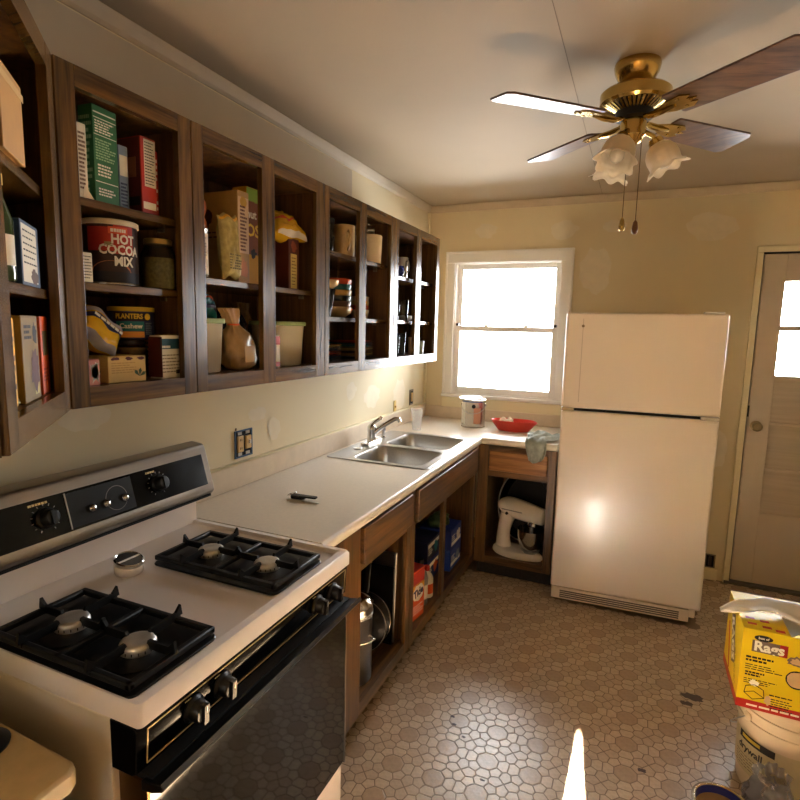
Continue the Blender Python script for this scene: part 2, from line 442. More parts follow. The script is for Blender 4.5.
# ------------------------------------------------------------------ window
win = tag(bpy.data.objects.new('window_1', None), 'white double-hung window above the counter corner'); COL.objects.link(win); win['kind'] = 'structure'
win.location = ((WX0 + WX1) / 2, D, WZ0)
wl = lambda x0, x1, y0, y1, z0, z1, name, m, p=win, bv=.003: MB().box(x0 - .6, x1 - .6, y0 - D, y1 - D, z0 - WZ0, z1 - WZ0).build(name, m, p, bevel=bv)
cas = MB()
for (x0, x1, z0, z1) in [(.150, WX0 + .006, 1.105, 2.068), (WX1 - .006, 1.06, 1.105, 2.068), (.150, 1.06, 2.068, 2.15)]:
    cas.box(x0 - .6, x1 - .6, -.016, 0, z0 - WZ0, z1 - WZ0)
cas.box(.150 - .6, .166 - .6, -.024, -.0165, 1.105 - WZ0, 2.134 - WZ0).box(1.044 - .6, 1.06 - .6, -.024, -.0165, 1.105 - WZ0, 2.134 - WZ0).box(.150 - .6, 1.06 - .6, -.024, -.0165, 2.134 - WZ0, 2.15 - WZ0)
cas.build('casing', M_winwhite, win, bevel=.003)
wl(.145, 1.065, D - .030, D + .02, 1.078, 1.104, 'window_stool', M_winwhite, bv=.006)
wl(.150, 1.06, D - .016, D, 1.0, 1.077, 'apron', M_trim)
jam = MB(); jam.box(WX0 - .6, WX0 - .6 + .012, 0, .12, 0, WZ1 - WZ0).box(WX1 - .6 - .012, WX1 - .6, 0, .12, 0, WZ1 - WZ0).box(WX0 - .6, WX1 - .6, 0, .12, WZ1 - WZ0 - .012, WZ1 - WZ0).box(WX0 - .6, WX1 - .6, 0, .12, 0, .012)
jam.build('jamb', M_winwhite, win)
def sash(name, y0, z0, z1, rail_b, rail_t):
    s = MB(); x0, x1 = WX0 + .012 - .6, WX1 - .012 - .6; z0 -= WZ0; z1 -= WZ0
    s.box(x0, x0 + .036, y0, y0 + .034, z0, z1).box(x1 - .036, x1, y0, y0 + .034, z0, z1)
    s.box(x0 + .036, x1 - .036, y0, y0 + .034, z0, z0 + rail_b).box(x0 + .036, x1 - .036, y0, y0 + .034, z1 - rail_t, z1)
    o = s.build(name, M_winwhite, win, bevel=.003)
    MB().box(x0 + .034, x1 - .034, y0 + .014, y0 + .018, z0 + rail_b - .004, z1 - rail_t + .004).build('pane', M_glass, o)
    return o
sash('upper_sash', .055, 1.575, 2.063, .036, .036)
ls = sash('lower_sash', .016, 1.112, 1.612, .046, .036)
for x in (-.14, .15):
    MB().lathe([(.016, 0), (.016, .012), (.01, .016)], 12, T(x, .030, 1.612 - WZ0)).box(x - .03, x + .012, .024, .036, 1.612 - WZ0 + .008, 1.612 - WZ0 + .016).build('sash_lock', M_winwhite, ls)
for x in (WX0 + .03 - .6, WX1 - .03 - .6):
    MB().box(x - .01, x + .01, .010, .05, 1.614 - WZ0, 1.632 - WZ0).build('tilt_latch', M_black, ls)

# ------------------------------------------------------------------ door with glazed top
door = tag(bpy.data.objects.new('door_1', None), 'painted back door with glazed top and ribbed lower panels'); COL.objects.link(door); door['kind'] = 'structure'
door.location = (DX0, D, 0)
fr_ = MB(); W = DX1 - DX0
fr_.box(-.035, .0, -.018, 0, 0, DZ1).box(W, W + .035, -.018, 0, 0, DZ1).box(-.035, W + .035, -.018, 0, DZ1, DZ1 + .035)
fr_.build('door_casing', M_trim, door, bevel=.003)
MB().box(-.0, .004, -.002, .12, 0, DZ1).box(W - .004, W, -.002, .12, 0, DZ1).box(0, W, -.002, .12, DZ1 - .004, DZ1).build('door_jamb', M_dark, door)
MB().box(.004, .022, .0535, .075, .02, DZ1 - .004).box(W - .022, W - .004, .0535, .075, .02, DZ1 - .004).box(.022, W - .022, .0535, .075, DZ1 - .022, DZ1 - .004).build('door_stop', M_trim, door)
MB().box(-.03, W + .03, -.03, .10, 0.0005, .018).build('threshold', mat('threshold_metal', (96, 84, 70), .5, var=.2), door, bevel=.004)
s = MB(); y0, y1 = .012, .052
RW = [(1.652, 1.915), (1.350, 1.622), (1.062, 1.332), (.772, 1.044), (.482, .754)]
xa, xb = .128, W - .128
s.box(.009, xa, y0, y1, .0185, DZ1 - .010).box(xb, W - .009, y0, y1, .0185, DZ1 - .010)
s.box(xa, xb, y0, y1, RW[0][1], DZ1 - .010).box(xa, xb, y0, y1, .0185, RW[4][0])
for k in range(4): s.box(xa, xb, y0 + .004, y1, RW[k + 1][1], RW[k][0])
slab = s.build('door_slab', M_doorpaint, door, bevel=.003)
for k, (z0, z1) in enumerate(RW):
    if k < 2: MB().box(xa - .004, xb + .004, y0 + .018, y0 + .022, z0 - .004, z1 + .004).build('pane', M_glass, slab)
    else:
        p_ = MB().box(xa - .002, xb + .002, y0 + .014, y0 + .026, z0 - .002, z1 + .002)
        p_.build('lower_panel', mat('panel_film', (190, 174, 152), .7, var=.12, vscale=(2, 60, 60)), slab)
kn = MB().lathe([(.001, 0), (.032, 0), (.032, .008), (.014, .012), (.012, .03), (.020, .036), (.027, .046), (.027, .058), (.020, .064), (.001, .064)], 20, T(.058, y0, 1.035) @ RX(R(90)))
kn.build('door_knob', mat('old_brass', (150, 132, 98), .35, 1.0), slab, smooth=50)
MB().box(-.001, .012, -.006, .006, 1.09, 1.16).build('strike_plate', M_black, door)

# ------------------------------------------------------------------ patio opening behind the viewer: frame, plus curtains added to shape the sun
pat = tag(bpy.data.objects.new('window_2', None), 'wide patio opening behind two added pale curtains'); COL.objects.link(pat); pat['kind'] = 'structure'
pat.location = (1.6, YB, 0)
b = MB(); x0, x1 = PX0 - 1.6, PX1 - 1.6
b.box(x0, x0 + .05, -.1, -.04, 0, PZ1).box(x1 - .05, x1, -.1, -.04, 0, PZ1).box(x0, x1, -.1, -.04, PZ1 - .05, PZ1).box(x0, x1, -.1, -.04, 0, .04)
b.build('patio_frame', M_winwhite, pat)
M_curtain = sheer('curtain_cloth', (216, 184, 136), .004)
GX = 1.585
def added_curtain(side, label):
    t_ = thing('added_curtain', label, 'added_curtain', (GX, YB + .06, 0))
    def fn(u, v):
        z = .02 + v * 2.345
        g = 0.0 if z > 2.045 or z < 1.42 else min(.026 * ((2.045 - z) / .185) if z > 1.86 else .026 + (1.86 - z) * .25, .8 * (z - 1.42))  # gap profile shaped to throw a tapering sun streak on the floor
        w = 1.2 * u
        x = side * (g + w); y = .018 * math.sin(w * 52 + side) * min(1, w * 20)
        return (x, y, z)
    MB().grid(fn, 160, 120).build('cloth', M_curtain, t_, smooth=60)
    return t_
added_curtain(-1, 'unseen pale drape added left of the patio opening to shape the sun')
added_curtain(1, 'unseen pale drape added right of the patio opening to shape the sun')
rod = MB().tube([(.3, YB + .06, 2.385), (2.95, YB + .06, 2.385)], .012).build('curtain_rod', M_steel, smooth=50)
tag(rod, 'thin metal rod carrying the added patio curtains', 'curtain rod')

low_sky_screen = struct(MB().box(-2.5, 6.0, -6.1, -6.0, -.3, 2.3).build('sky_screen', mat('sky_screen_board', (120, 110, 98), .8, var=.2, vscale=(8, 8, 2))), 'unseen board screen added beyond the patio opening to block low sky')  # unseen screen added to keep low sky out of the fridge reflection
# ------------------------------------------------------------------ electrical boxes
M_bluebox = mat('blue_box', (52, 84, 120), .5)
M_ivory = mat('ivory_plastic', (214, 178, 116), .4)
ob = thing('outlet_box', 'open blue double outlet box without a cover plate above the counter', 'outlet', (0.0, .405, 1.091))
b = MB()
for (y0, y1, z0, z1) in [(-.052, .052, .052, .058), (-.052, .052, -.058, -.052), (-.055, -.049, -.058, .058), (.049, .055, -.058, .058)]: b.box(0.0005, .006, y0, y1, z0, z1)
b.build('box_rim', M_bluebox, ob)
MB().box(.0004, .001, -.05, .05, -.053, .053).build('box_recess', M_dark, ob)
r_ = MB().box(.001, .010, -.040, -.006, -.034, .034).build('receptacle', M_ivory, ob, bevel=.002)
for z in (-.018, .018): MB().box(.0095, .0105, -.029, -.026, z - .005, z + .005).box(.0095, .0105, -.020, -.017, z - .005, z + .005).build('socket_slots', M_dark, r_)
r_ = MB().box(.001, .010, .010, .044, -.026, .030).build('switch_body', M_ivory, ob, bevel=.002)
MB().box(.010, .020, .023, .031, -.004, .012).build('toggle', M_white, r_, bevel=.001)
for y in (-.023, .027):
    for z in (.044, -.044): MB().box(.001, .004, y - .012, y + .012, z - .006, z + .006).build('yoke', M_steel, ob)
o2 = thing('outlet_box', 'open outlet box low on the wall beside the window corner', 'outlet', (0.0, 2.265, 1.087))
MB().box(.0005, .004, -.034, .034, -.056, .056).build('box_rim', mat('grey_box', (120, 110, 96), .6), o2)
MB().box(.004, .005, -.022, .022, -.045, .045).build('box_recess', M_dark, o2)
MB().box(.005, .010, -.016, .016, -.032, .032).build('receptacle', M_ivory, o2, bevel=.002)
o3 = thing('wall_switch', 'small yellowed switch on the wall behind the faucet', 'switch', (0.0, 1.97, 1.05))
MB().box(.0005, .006, -.018, .018, -.045, .045).build('switch_body', mat('yellowed_plastic', (220, 190, 110), .5), o3, bevel=.002)
MB().box(.006, .014, -.005, .005, -.004, .010).build('toggle', M_ivory, o3)
o4 = thing('outlet_box', 'dark uncovered outlet low on the end wall beside the door', 'outlet', (2.030, D, .125))
MB().box(-.030, .030, -.004, -.0003, -.045, .045).build('box_rim', mat('grey_box', (120, 110, 96), .6), o4)
MB().box(-.022, .022, -.005, -.004, -.037, .037).build('box_recess', M_dark, o4)
MB().box(-.008, .008, -.012, -.005, -.03, .03).build('receptacle', mat('brown_plastic', (60, 40, 26), .4), o4)
# ------------------------------------------------------------------ upper cabinets
ZB, ZT, UX = 1.386, 2.135, 0.332
M_inside = wood('cabinet_inside', (70, 44, 24), (122, 84, 48), 'z', .5, .1)
M_hinge = mat('hinge_metal', (180, 170, 150), .35, 1.0)
def upper(y0, y1, ops, shelves, label, sx=.298):
    yc = (y0 + y1) / 2; h = ZT - ZB
    c = thing('upper_cabinet', label, 'cabinet', (0, yc, ZB), group='open upper cabinets')
    L = lambda y: y - yc
    g = .0015
    MB().box(.001, .006, L(y0) + g, L(y1) - g, .002, h - .002).build('back_panel', M_inside, c)
    MB().box(.006, .312, L(y0) + g, L(y0) + .014, .002, h - .002).build('side_panel', M_inside, c)
    MB().box(.006, .312, L(y1) - .014, L(y1) - g, .002, h - .002).build('side_panel', WU['z'] if y1 > 1.8 else M_inside, c)
    MB().box(.006, .312, L(y0) + .014, L(y1) - .014, .030, .046).build('bottom_panel', M_inside, c)
    MB().box(.006, .312, L(y0) + .014, L(y1) - .014, h - .03, h - .014).build('top_panel', M_inside, c)
    edges = [y0 + g] + [e for op in ops for e in op] + [y1 - g]
    for i in range(0, len(edges), 2):
        MB().box(.312, UX, L(edges[i]), L(edges[i + 1]), 0, h).build('stile', WU['z'], c, bevel=.0015)
    for a, b_ in ops:
        MB().box(.3125, UX - .0006, L(a), L(b_), 0, .047).build('bottom_rail', WU['y'], c)
        MB().box(.3125, UX - .0006, L(a), L(b_), h - .045, h).build('top_rail', WU['y'], c)
    for z in shelves:
        MB().box(.008, sx, L(y0) + .016, L(y1) - .016, z - ZB - .019, z - ZB).build('shelf', WU['y'], c, bevel=.001)
        for yy in (L(y0) + .014, L(y1) - .014 - .008):
            MB().box(.22, .24, yy, yy + .008, z - ZB - .029, z - ZB - .0195).build('shelf_pin', M_hinge, c)
    return c
upper(-.575, -.19, [(-.527, -.237)], [1.868, 1.676], 'narrow open upper cabinet holding the cocoa can')
upper(-.19, .513, [(-.146, .118), (.186, .447)], [1.722], 'wide open upper cabinet holding cereal boxes and flour bags')
upper(.513, 1.185, [(.546, .805), (.872, 1.137)], [1.898, 1.626], 'open upper cabinet holding stacked bowls and plates')
upper(1.185, 1.86, [(1.235, 1.482), (1.556, 1.812)], [1.862, 1.628], 'open upper cabinet of cups nearest the window')

# diagonal corner cabinet over the stove end
dc = thing('corner_cabinet', 'diagonal open corner cabinet above the left end of the stove', 'cabinet', (0, -.575, ZB))
h = ZT - ZB; DDX = .328
foot = [(.004, -.003), (.330, -.003), (.330 + DDX - .012, -.012 - DDX + .009), (.330 + DDX - .012, -.655), (.004, -.655)]
inner = [(.010, -.018), (.314, -.018), (.630, -.335), (.630, -.64), (.010, -.64)]
MB().prism(foot, .030, .046).build('bottom_panel', M_inside, dc)
MB().prism(foot, h - .03, h - .014).build('top_panel', M_inside, dc)
MB().box(.002, .008, -.655, -.003, .002, h - .002).box(.008, .64, -.656, -.65, .002, h - .002).build('back_panel', M_inside, dc)
MB().box(.008, .318, -.015, -.002, .002, h - .002).build('side_panel', M_inside, dc)
MB().box(.640, .655, -.655, -.352, 0, h).build('end_panel', WU['z'], dc)
MB().box(.655, .660, -.40, -.342, 0, h).build('end_stile', WU['z'], dc)
fd = frame((.332, -.002, 0), (1, -1, 0), (0, 0, 1))          # local x runs down the diagonal; z points back into the cabinet
fd = Matrix.Translation((.332, -.002, 0)) @ RZ(R(-45))
Ld = DDX * math.sqrt(2)
MB(fd).box(0, .052, -.02, 0, 0, h).build('stile', WU['z'], dc, bevel=.0015)
MB(fd).box(Ld - .052, Ld, -.02, 0, 0, h).build('stile', WU['z'], dc, bevel=.0015)
MB(fd).box(.052, Ld - .052, -.0195, -.0006, 0, .047).build('bottom_rail', WU['x'], dc)
MB(fd).box(.052, Ld - .052, -.0195, -.0006, h - .045, h).build('top_rail', WU['x'], dc)
for z in (1.648, 1.855): MB().prism(inner, z - ZB - .019, z - ZB).build('shelf', WU['x'], dc, bevel=.001)

# ------------------------------------------------------------------ base cabinets
BX = 0.615; BT = .872
def basebox(c, x0, x1, y0, y1, face):
    MB().box(x0, x1, y0, y0 + .015, .10, BT).build('side_panel', WB['z'], c)
    MB().box(x0, x1, y1 - .015, y1, .10, BT).build('side_panel', WB['z'], c)
c = thing('base_cabinet', 'open base cabinet of pots and lids between the stove and sink', 'cabinet', (0, .40, 0))
L = lambda y: y - .40
y0, y1 = .006, .800
MB().box(.003, .009, L(y0), L(y1), .10, BT).build('back_panel', WB['z'], c)
MB().box(.009, .595, L(y0), L(y0) + .015, .10, BT).build('side_panel', WB['z'], c)
MB().box(.009, .595, L(y1) - .015, L(y1) - .001, .10, BT).build('side_panel', WB['z'], c)
MB().box(.009, .595, L(y0) + .015, L(y1) - .015, .135, .150).build('bottom_panel', WB['y'], c)
MB().box(.53, .545, L(y0), L(y1), 0.001, .10).build('toe_kick', WB['y'], c)
for a, b_ in ((y0, .312), (.752, y1 - .0008)): MB().box(.595, BX, L(a), L(b_), .10, BT).build('stile', WB['z'], c, bevel=.0015)
for z0, z1 in ((.10, .155), (.69, .728), (.850, BT)): MB().box(.5955, BX - .0006, L(.312), L(.752), z0, z1).build('rail', WB['y'], c)
dr = MB().box(.615, .637, L(.298), L(.762), .722, .862).build('drawer', WB['y'], c, bevel=.005, seg=3)
MB().box(.10, .613, L(.325), L(.74), .745, .84).build('drawer_box', WB['z'], dr)
# sink base
c = thing('sink_base_cabinet', 'open base cabinet of cleaning supplies under the sink', 'cabinet', (0, 1.35, 0))
L = lambda y: y - 1.35
y0, y1 = .800, 1.893
MB().box(.003, .009, L(y0), L(y1), .10, BT).build('back_panel', WB['z'], c)
MB().box(.009, .595, L(y0) + .001, L(y0) + .015, .10, BT).build('side_panel', WB['z'], c)
MB().box(.009, .595, L(y1) - .015, L(y1) - .001, .10, BT).build('side_panel', WB['z'], c)
MB().box(.009, .595, L(y0) + .015, L(y1) - .015, .135, .150).build('bottom_panel', WB['y'], c)
MB().box(.53, .545, L(y0), L(y1), 0.001, .10).build('toe_kick', WB['y'], c)
for a, b_ in ((y0 + .0008, .850), (1.258, 1.300), (1.838, y1)): MB().box(.595, BX, L(a), L(b_), .10, BT if a != 1.258 else .69).build('stile', WB['z'], c, bevel=.0015)
for z0, z1 in ((.10, .155), (.69, .728), (.850, BT)):
    MB().box(.5955, BX - .0006, L(.850), L(1.838), z0, z1).build('rail', WB['y'], c)
fdr = MB().box(.615, .637, L(.838), L(1.842), .705, .858).build('false_drawer_front', WB['y'], c, bevel=.005, seg=3)
# cabinet with the mixer, facing the room
c = thing('base_cabinet', 'open base cabinet beside the refrigerator with the mixer inside', 'cabinet', (.87, 1.9, 0))
X = lambda x: x - .87
xa_, xb_ = .640, 1.100; yf = 0.0
dp = D - 1.9 - .004
MB().box(X(xa_) - .0, X(xb_), dp - .006, dp, .10, BT).build('back_panel', WB['z'], c)
MB().box(X(xa_), X(xa_) + .015, .02, dp - .006, .10, BT).build('side_panel', WB['z'], c)
MB().box(X(xb_) - .015, X(xb_), .02, dp - .006, .10, BT).build('side_panel', WB['z'], c)
MB().box(X(xa_) + .015, X(xb_) - .015, .02, dp - .006, .120, .135).build('bottom_panel', WB['x'], c)
MB().box(X(xa_) - .02, X(xb_), .07, .085, .001, .10).build('toe_kick', mat('dark_toe', (42, 38, 36), .6, var=.5, vscale=(90, 90, 90)), c)
for a, b_ in ((xa_ - .022, .686), (1.052, xb_)): MB().box(X(a), X(b_), 0, .02, .10, BT).build('stile', WB['z'], c, bevel=.0015)
for z0, z1 in ((.10, .146), (.675, .716), (.838, BT)): MB().box(X(.686), X(1.052), .0006, .0195, z0, z1).build('rail', WB['x'], c)
MB().box(X(.690), X(1.048), -.004, .012, .712, .836).build('drawer_front', wood('base_wood_light', (120, 74, 36), (176, 120, 66), 'x'), c, bevel=.004)

# ------------------------------------------------------------------ countertop (L) with splashback
M_lam = mat('laminate', (220, 207, 188), .32, var=.06, vscale=(70, 70, 70))
ct = thing('countertop', 'L-shaped beige laminate countertop with rolled front edge', 'countertop', (0, 1.2, .874))
L = lambda y: y - 1.2
b = MB()
def slab(x0, x1, y0, y1): b.box(x0, x1, L(y0), L(y1), 0, .040)
SX0, SX1, SY0, SY1 = .075, .588, 1.005, 1.795
slab(.003, .622, .004, SY0); slab(.003, SX0, SY0, SY1); slab(SX1, .622, SY0, SY1); slab(.003, .622, SY1, D - .003); slab(.622, 1.100, 1.915, 2.05); slab(.622, 1.075, 2.05, D - .003)
b.build('worktop', M_lam, ct)
# rolled nosing: half round profile along both front edges
def nosing(p, q, n):
    prof = [(0, .040), (.008, .0405), (.014, .038), (.018, .031), (.019, .02), (.018, .009), (.014, .002), (.008, 0), (0, 0)]
    vs = [(e[0] + n[0] * a, e[1] + n[1] * a, z) for e in (p, q) for a, z in prof]; k = len(prof)
    return vs, [tuple(range(k)), tuple(range(k, 2 * k))] + [(i, (i + 1) % k, k + (i + 1) % k, k + i) for i in range(k)]
b = MB(); b.add(*nosing((.622, L(.004)), (.622, L(1.900)), (1, 0))); b.add(*nosing((.630, L(1.915)), (1.100, L(1.915)), (0, -1)))
b.build('front_edge', M_lam, ct, smooth=50)
b = MB().box(.003, .022, L(.004), L(D - .003), .040, .140).box(.022, 1.075, L(D - .022), L(D - .003), .040, .128)
sb = b.build('splashback', mat('laminate_splash', (218, 200, 174), .4, var=.08, vscale=(20, 20, 20)), ct, bevel=.004)
MB().box(.002, .024, L(.004), L(D - .003), .1395, .147).build('splash_cap', M_trim, sb, bevel=.003)

# ------------------------------------------------------------------ sink and faucet
M_sink = mat('sink_steel', (176, 172, 166), .32, 1.0, var=.1, vscale=(120, 8, 120))
sk = thing('kitchen_sink', 'stainless double-bowl drop-in sink', 'sink', (.33, 1.4, .9145))
def rr(x0, x1, y0, y1, r, n=6):
    pts = []
    for cx, cy, a0 in ((x1 - r, y0 + r, -90), (x1 - r, y1 - r, 0), (x0 + r, y1 - r, 90), (x0 + r, y0 + r, 180)):
        for i in range(n + 1):
            a = R(a0 + 90 * i / n); pts.append((cx + r * math.cos(a), cy + r * math.sin(a)))
    return pts
def bowl(y0, y1):
    b = MB(); rings = []
    for (ins, z) in [(-.006, .0045), (0, .003), (.004, -.006), (.008, -.12), (.018, -.160), (.05, -.172), (.13, -.175)]:
        rings.append([(x, y, z) for x, y in rr(-.15 + ins, .235 - ins, y0 + ins, y1 - ins, max(.055 - ins * .2, .02))])
    n = len(rings[0]); vs = [p for r in rings for p in r]; fs = []
    for k in range(len(rings) - 1):
        for i in range(n): fs.append((k * n + i, k * n + (i + 1) % n, (k + 1) * n + (i + 1) % n, (k + 1) * n + i))
    fs.append(tuple((len(rings) - 1) * n + i for i in range(n)))
    b.add(vs, fs)
    o = b.build('bowl', M_sink, sk, smooth=50)
    MB().lathe([(.045, 0), (.042, .003), (.03, .001), (.001, .0005)], 20, T(.045, (y0 + y1) / 2, -.1745)).build('drain', M_chrome, o, smooth=50)
bowl(-.375, -.03); bowl(.03, .375)
# rim plate with two holes, built as a bridged outline
bm = bmesh.new()
def loop(pts, z): 
    vv = [bm.verts.new((x, y, z)) for x, y in pts]; return [bm.edges.new((vv[i], vv[(i + 1) % len(vv)])) for i in range(len(vv))]
e = loop(rr(-.282, .280, -.412, .412, .03), .004) + loop(rr(-.156, .241, -.381, -.024, .058), .004) + loop(rr(-.156, .241, .024, .381, .058), .004)
bmesh.ops.triangle_fill(bm, use_beauty=True, edges=e)
me = bpy.data.meshes.new('rim'); bm.to_mesh(me); bm.free(); me.materials.append(M_sink)
rim = bpy.data.objects.new('rim', me); COL.objects.link(rim); rim.parent = sk
b = MB(); o1 = rr(-.282, .280, -.412, .412, .03); o2_ = rr(-.286, .284, -.416, .416, .033); n = len(o1)
b.add([(x, y, .004) for x, y in o1] + [(x, y, .0002) for x, y in o2_], [(i, (i + 1) % n, n + (i + 1) % n, n + i) for i in range(n)])
b.build('rim_lip', M_sink, sk)
fc = thing('faucet', 'single-lever chrome faucet behind the sink', 'faucet', (.105, 1.41, .919))
MB().prism(rr(-.025, .028, -.105, .105, .024), 0, .012).build('deck_plate', M_chrome, fc, bevel=.004)
MB().lathe([(.027, .012), (.026, .02), (.023, .06), (.026, .075), (.024, .095), (.012, .108), (.001, .11)], 20).build('body', M_chrome, fc, smooth=50)
MB().tube([(.005, 0, .05), (.035, .02, .080), (.075, .045, .112), (.115, .07, .138), (.135, .08, .140), (.142, .083, .122)], [.017, .0155, .0145, .0135, .0135, .013], 12).build('spout', M_chrome, fc, smooth=50)
MB().tube([(0, 0, .10), (.015, .015, .122), (.040, .035, .142)], [.013, .011, .010], 10).lathe([(.001, -.012), (.011, -.008), (.013, 0), (.011, .008), (.001, .012)], 12, T(.04, .035, .142)).build('lever', M_chrome, fc, smooth=50)
MB().lathe([(.018, .012), (.018, .018), (.011, .022), (.010, .05), (.013, .056), (.012, .09), (.001, .094)], 14, T(0, .165, -.012)).build('side_sprayer', M_chrome, fc, smooth=50)
MB().lathe([(.024, .001), (.024, .006), (.001, .010)], 16, T(.012, -.19, -.001)).build('hole_cover', M_chrome, fc, smooth=50)

# ------------------------------------------------------------------ refrigerator
fg = thing('refrigerator', 'white top-freezer refrigerator with no handles fitted', 'refrigerator', (1.516, 1.772, 0), R(2.7))
M_fridge = mat('fridge_white', (236, 221, 202), .28, bump=.12, bscale=260, spec=1.0, coat=.2)
fw = .393
MB().box(-fw + .012, fw - .012, .065, .72, .03, 1.672).build('cabinet_body', M_fridge, fg, bevel=.008)
fz = MB().box(-fw, fw, 0, .060, 1.165, 1.692).build('freezer_door', M_fridge, fg, bevel=.012, seg=4)
fd_ = MB().box(-fw, fw, 0, .060, .105, 1.150).build('fridge_door', M_fridge, fg, bevel=.012, seg=4)
MB().box(-fw + .05, fw - .05, .012, .066, 1.148, 1.167).build('door_gap', M_dark, fg)
MB().box(-fw + .01, fw - .01, .058, .068, .12, 1.68).build('gasket', mat('gasket', (170, 160, 150), .7), fg)
for z in (1.150,): 
    MB().box(-fw + .002, -fw + .07, -.008, .03, z - .003, z + .018).build('hinge_bracket', M_chrome, fg, bevel=.003)
    MB().box(fw - .09, fw - .002, -.008, .03, z - .003, z + .018).build('hinge_bracket', M_chrome, fg, bevel=.003)
MB().box(fw - .11, fw - .02, .012, .08, 1.6925, 1.704).build('top_hinge_cover', M_white, fg, bevel=.004)
MB().box(-fw + .088, -fw + .092, -.0008, .002, 1.20, 1.66).build('door_crease', mat('crease', (205, 188, 168), .4), fz)
MB().lathe([(.008, 0), (.008, .003), (.001, .004)], 12, T(-fw + .09, 0, 1.62) @ RX(R(90))).build('handle_screw', mat('screw', (140, 120, 96), .4, .6), fz)
g = MB().box(-fw + .006, fw - .05, .02, .06, .025, .095).build('toe_grille', M_fridge, fg, bevel=.003)
for k in range(4): MB().box(-fw + .055, fw - .10, .016, .0205, .036 + k * .012, .042 + k * .012).build('grille_slot', mat('grille_grey', (108, 96, 84), .6), g)
for x in (-fw + .05, fw - .05): MB().lathe([(.018, 0.0), (.018, .03)], 12, T(x, .1, 0.001)).build('levelling_foot', M_black, fg)
MB().lathe([(.018, 0.0), (.018, .03)], 12, T(-fw + .05, .65, 0.001)).lathe([(.018, 0.0), (.018, .03)], 12, T(fw - .05, .65, 0.001)).build('rear_foot', M_black, fg)
# ------------------------------------------------------------------ gas range
st = thing('gas_range', 'white gas range with black control panels and cast grates', 'stove', (0, -.381, 0))
M_stove = mat('stove_enamel', (236, 227, 221), .22, var=.04, vscale=(6, 6, 6))
M_stoveside = mat('stove_side', (222, 208, 182), .3, var=.05, vscale=(3, 3, 3))
M_blackglass = mat('black_glass', (6, 6, 7), .12, spec=.2)
M_ovenglass = mat('oven_glass', (9, 8, 7), .05, spec=.6, coat=.15)
M_iron = mat('cast_iron', (13, 13, 14), .42, var=.2, vscale=(60, 60, 60))
M_gold = mat('gold_line', (205, 178, 120), .4, .3)
M_satin = mat('satin_aluminium', (168, 160, 150), .32, 1.0, var=.08, vscale=(60, 3, 60))
hw = .379
MB().box(.025, .66, -.387, hw, .02, .868).build('body', M_stoveside, st, bevel=.003)
for x in (.07, .60):
    for y in (-.34, .34): MB().lathe([(.018, 0.001), (.018, .021)], 10, T(x, y, 0)).build('leveling_leg', M_black, st)
# cooktop: dished pan with raised rim
b = MB(); o_ = rr(.03, .738, -.389, .381, .010, 5); rings = [(o_, .872), (o_, .906), (rr(.034, .733, -.384, .376, .012, 5), .9145), (rr(.05, .712, -.380, .360, .016, 5), .9145), (rr(.058, .704, -.375, .352, .016, 5), .906)]
n = len(o_); vs = [(x, y, z) for r_, z in rings for x, y in r_]; fs = [tuple(range(n))]
for k in range(len(rings) - 1):
    for i in range(n): fs.append((k * n + i, k * n + (i + 1) % n, (k + 1) * n + (i + 1) % n, (k + 1) * n + i))
fs.append(tuple((len(rings) - 1) * n + i for i in range(n)))
ck = b.add(vs, fs).build('cooktop', M_stove, st, smooth=40)
# backguard
gp = [(.03, 1.0), (.05, .90), (.135, .90), (.135, .985), (.150, 1.010), (.206, 1.018), (.214, 1.030), (.212, 1.045), (.176, 1.172), (.168, 1.183), (.120, 1.188), (.110, 1.180), (.095, 1.02)]
MB().prism(gp, -.379, .379, 'y').build('backguard', M_satin, st, bevel=.003)
MB().prism([(.055, .895), (.1365, .895), (.1365, .985), (.149, 1.006), (.055, 1.006)], -.374, .374, 'y').build('riser', M_stove, st)
MB().box(.1365, .205, -.372, .372, 1.0085, 1.0165).build('riser_shadow', M_dark, st)  # dark strip painted in for the shadow under the backguard lip
fgd = frame((.2125, 0, 1.045), (0, 1, 0), (-.272, 0, .962))   # slanted face: local x = +y, local y = up the slant
bp = MB(fgd).box(-.352, .352, .010, .112, .0, .0025).build('backguard_panel', M_blackglass, st)
MB(fgd).box(-.125, .07, .016, .106, .002, .004).build('clock_panel', mat('clock_grey', (20, 19, 19), .35, spec=.25), bp)
MB(fgd).box(-.127, -.124, .014, .108, .002, .0045).build('clock_edge', M_satin, bp)
for x in (-.062, -.020, .038): MB(fgd).lathe([(.011, 0), (.011, .006), (.006, .011), (.001, .012)], 14, T(x, .052, .004)).build('clock_button', M_chrome, bp, smooth=50)
b = MB(fgd)
b.add([((.034) * math.cos(R(a)) + .015, (.034) * math.sin(R(a)) + .058, .0042) for a in range(0, 360, 15)] + [((.0325) * math.cos(R(a)) + .015, (.0325) * math.sin(R(a)) + .058, .0042) for a in range(0, 360, 15)], [(i, (i + 1) % 24, 24 + (i + 1) % 24, 24 + i) for i in range(24)])
b.build('clock_ring', mat('ring_grey', (120, 112, 104), .4), bp)
for x in (-.182, .158):
    k_ = MB(fgd).lathe([(.026, 0), (.026, .006), (.021, .010), (.019, .028), (.016, .031), (.001, .032)], 20, T(x, .062, .0025)).box(x - .005, x + .005, .045, .079, .028, .038).build('oven_knob', M_black, bp, smooth=40)
    print_lines(fgd @ T(x - .01, .100, .0028), .05, .010, 1, M_gold, bp, seed=int(x * 100))
    b = MB(fgd)
    for a in range(-150, 151, 25): b.box(-.001, .001, .031, .036, .0026, .003, T(x, .062, 0) @ RZ(R(a)))
    b.build('dial_marks', mat('mark_grey', (150, 146, 140), .5), bp)
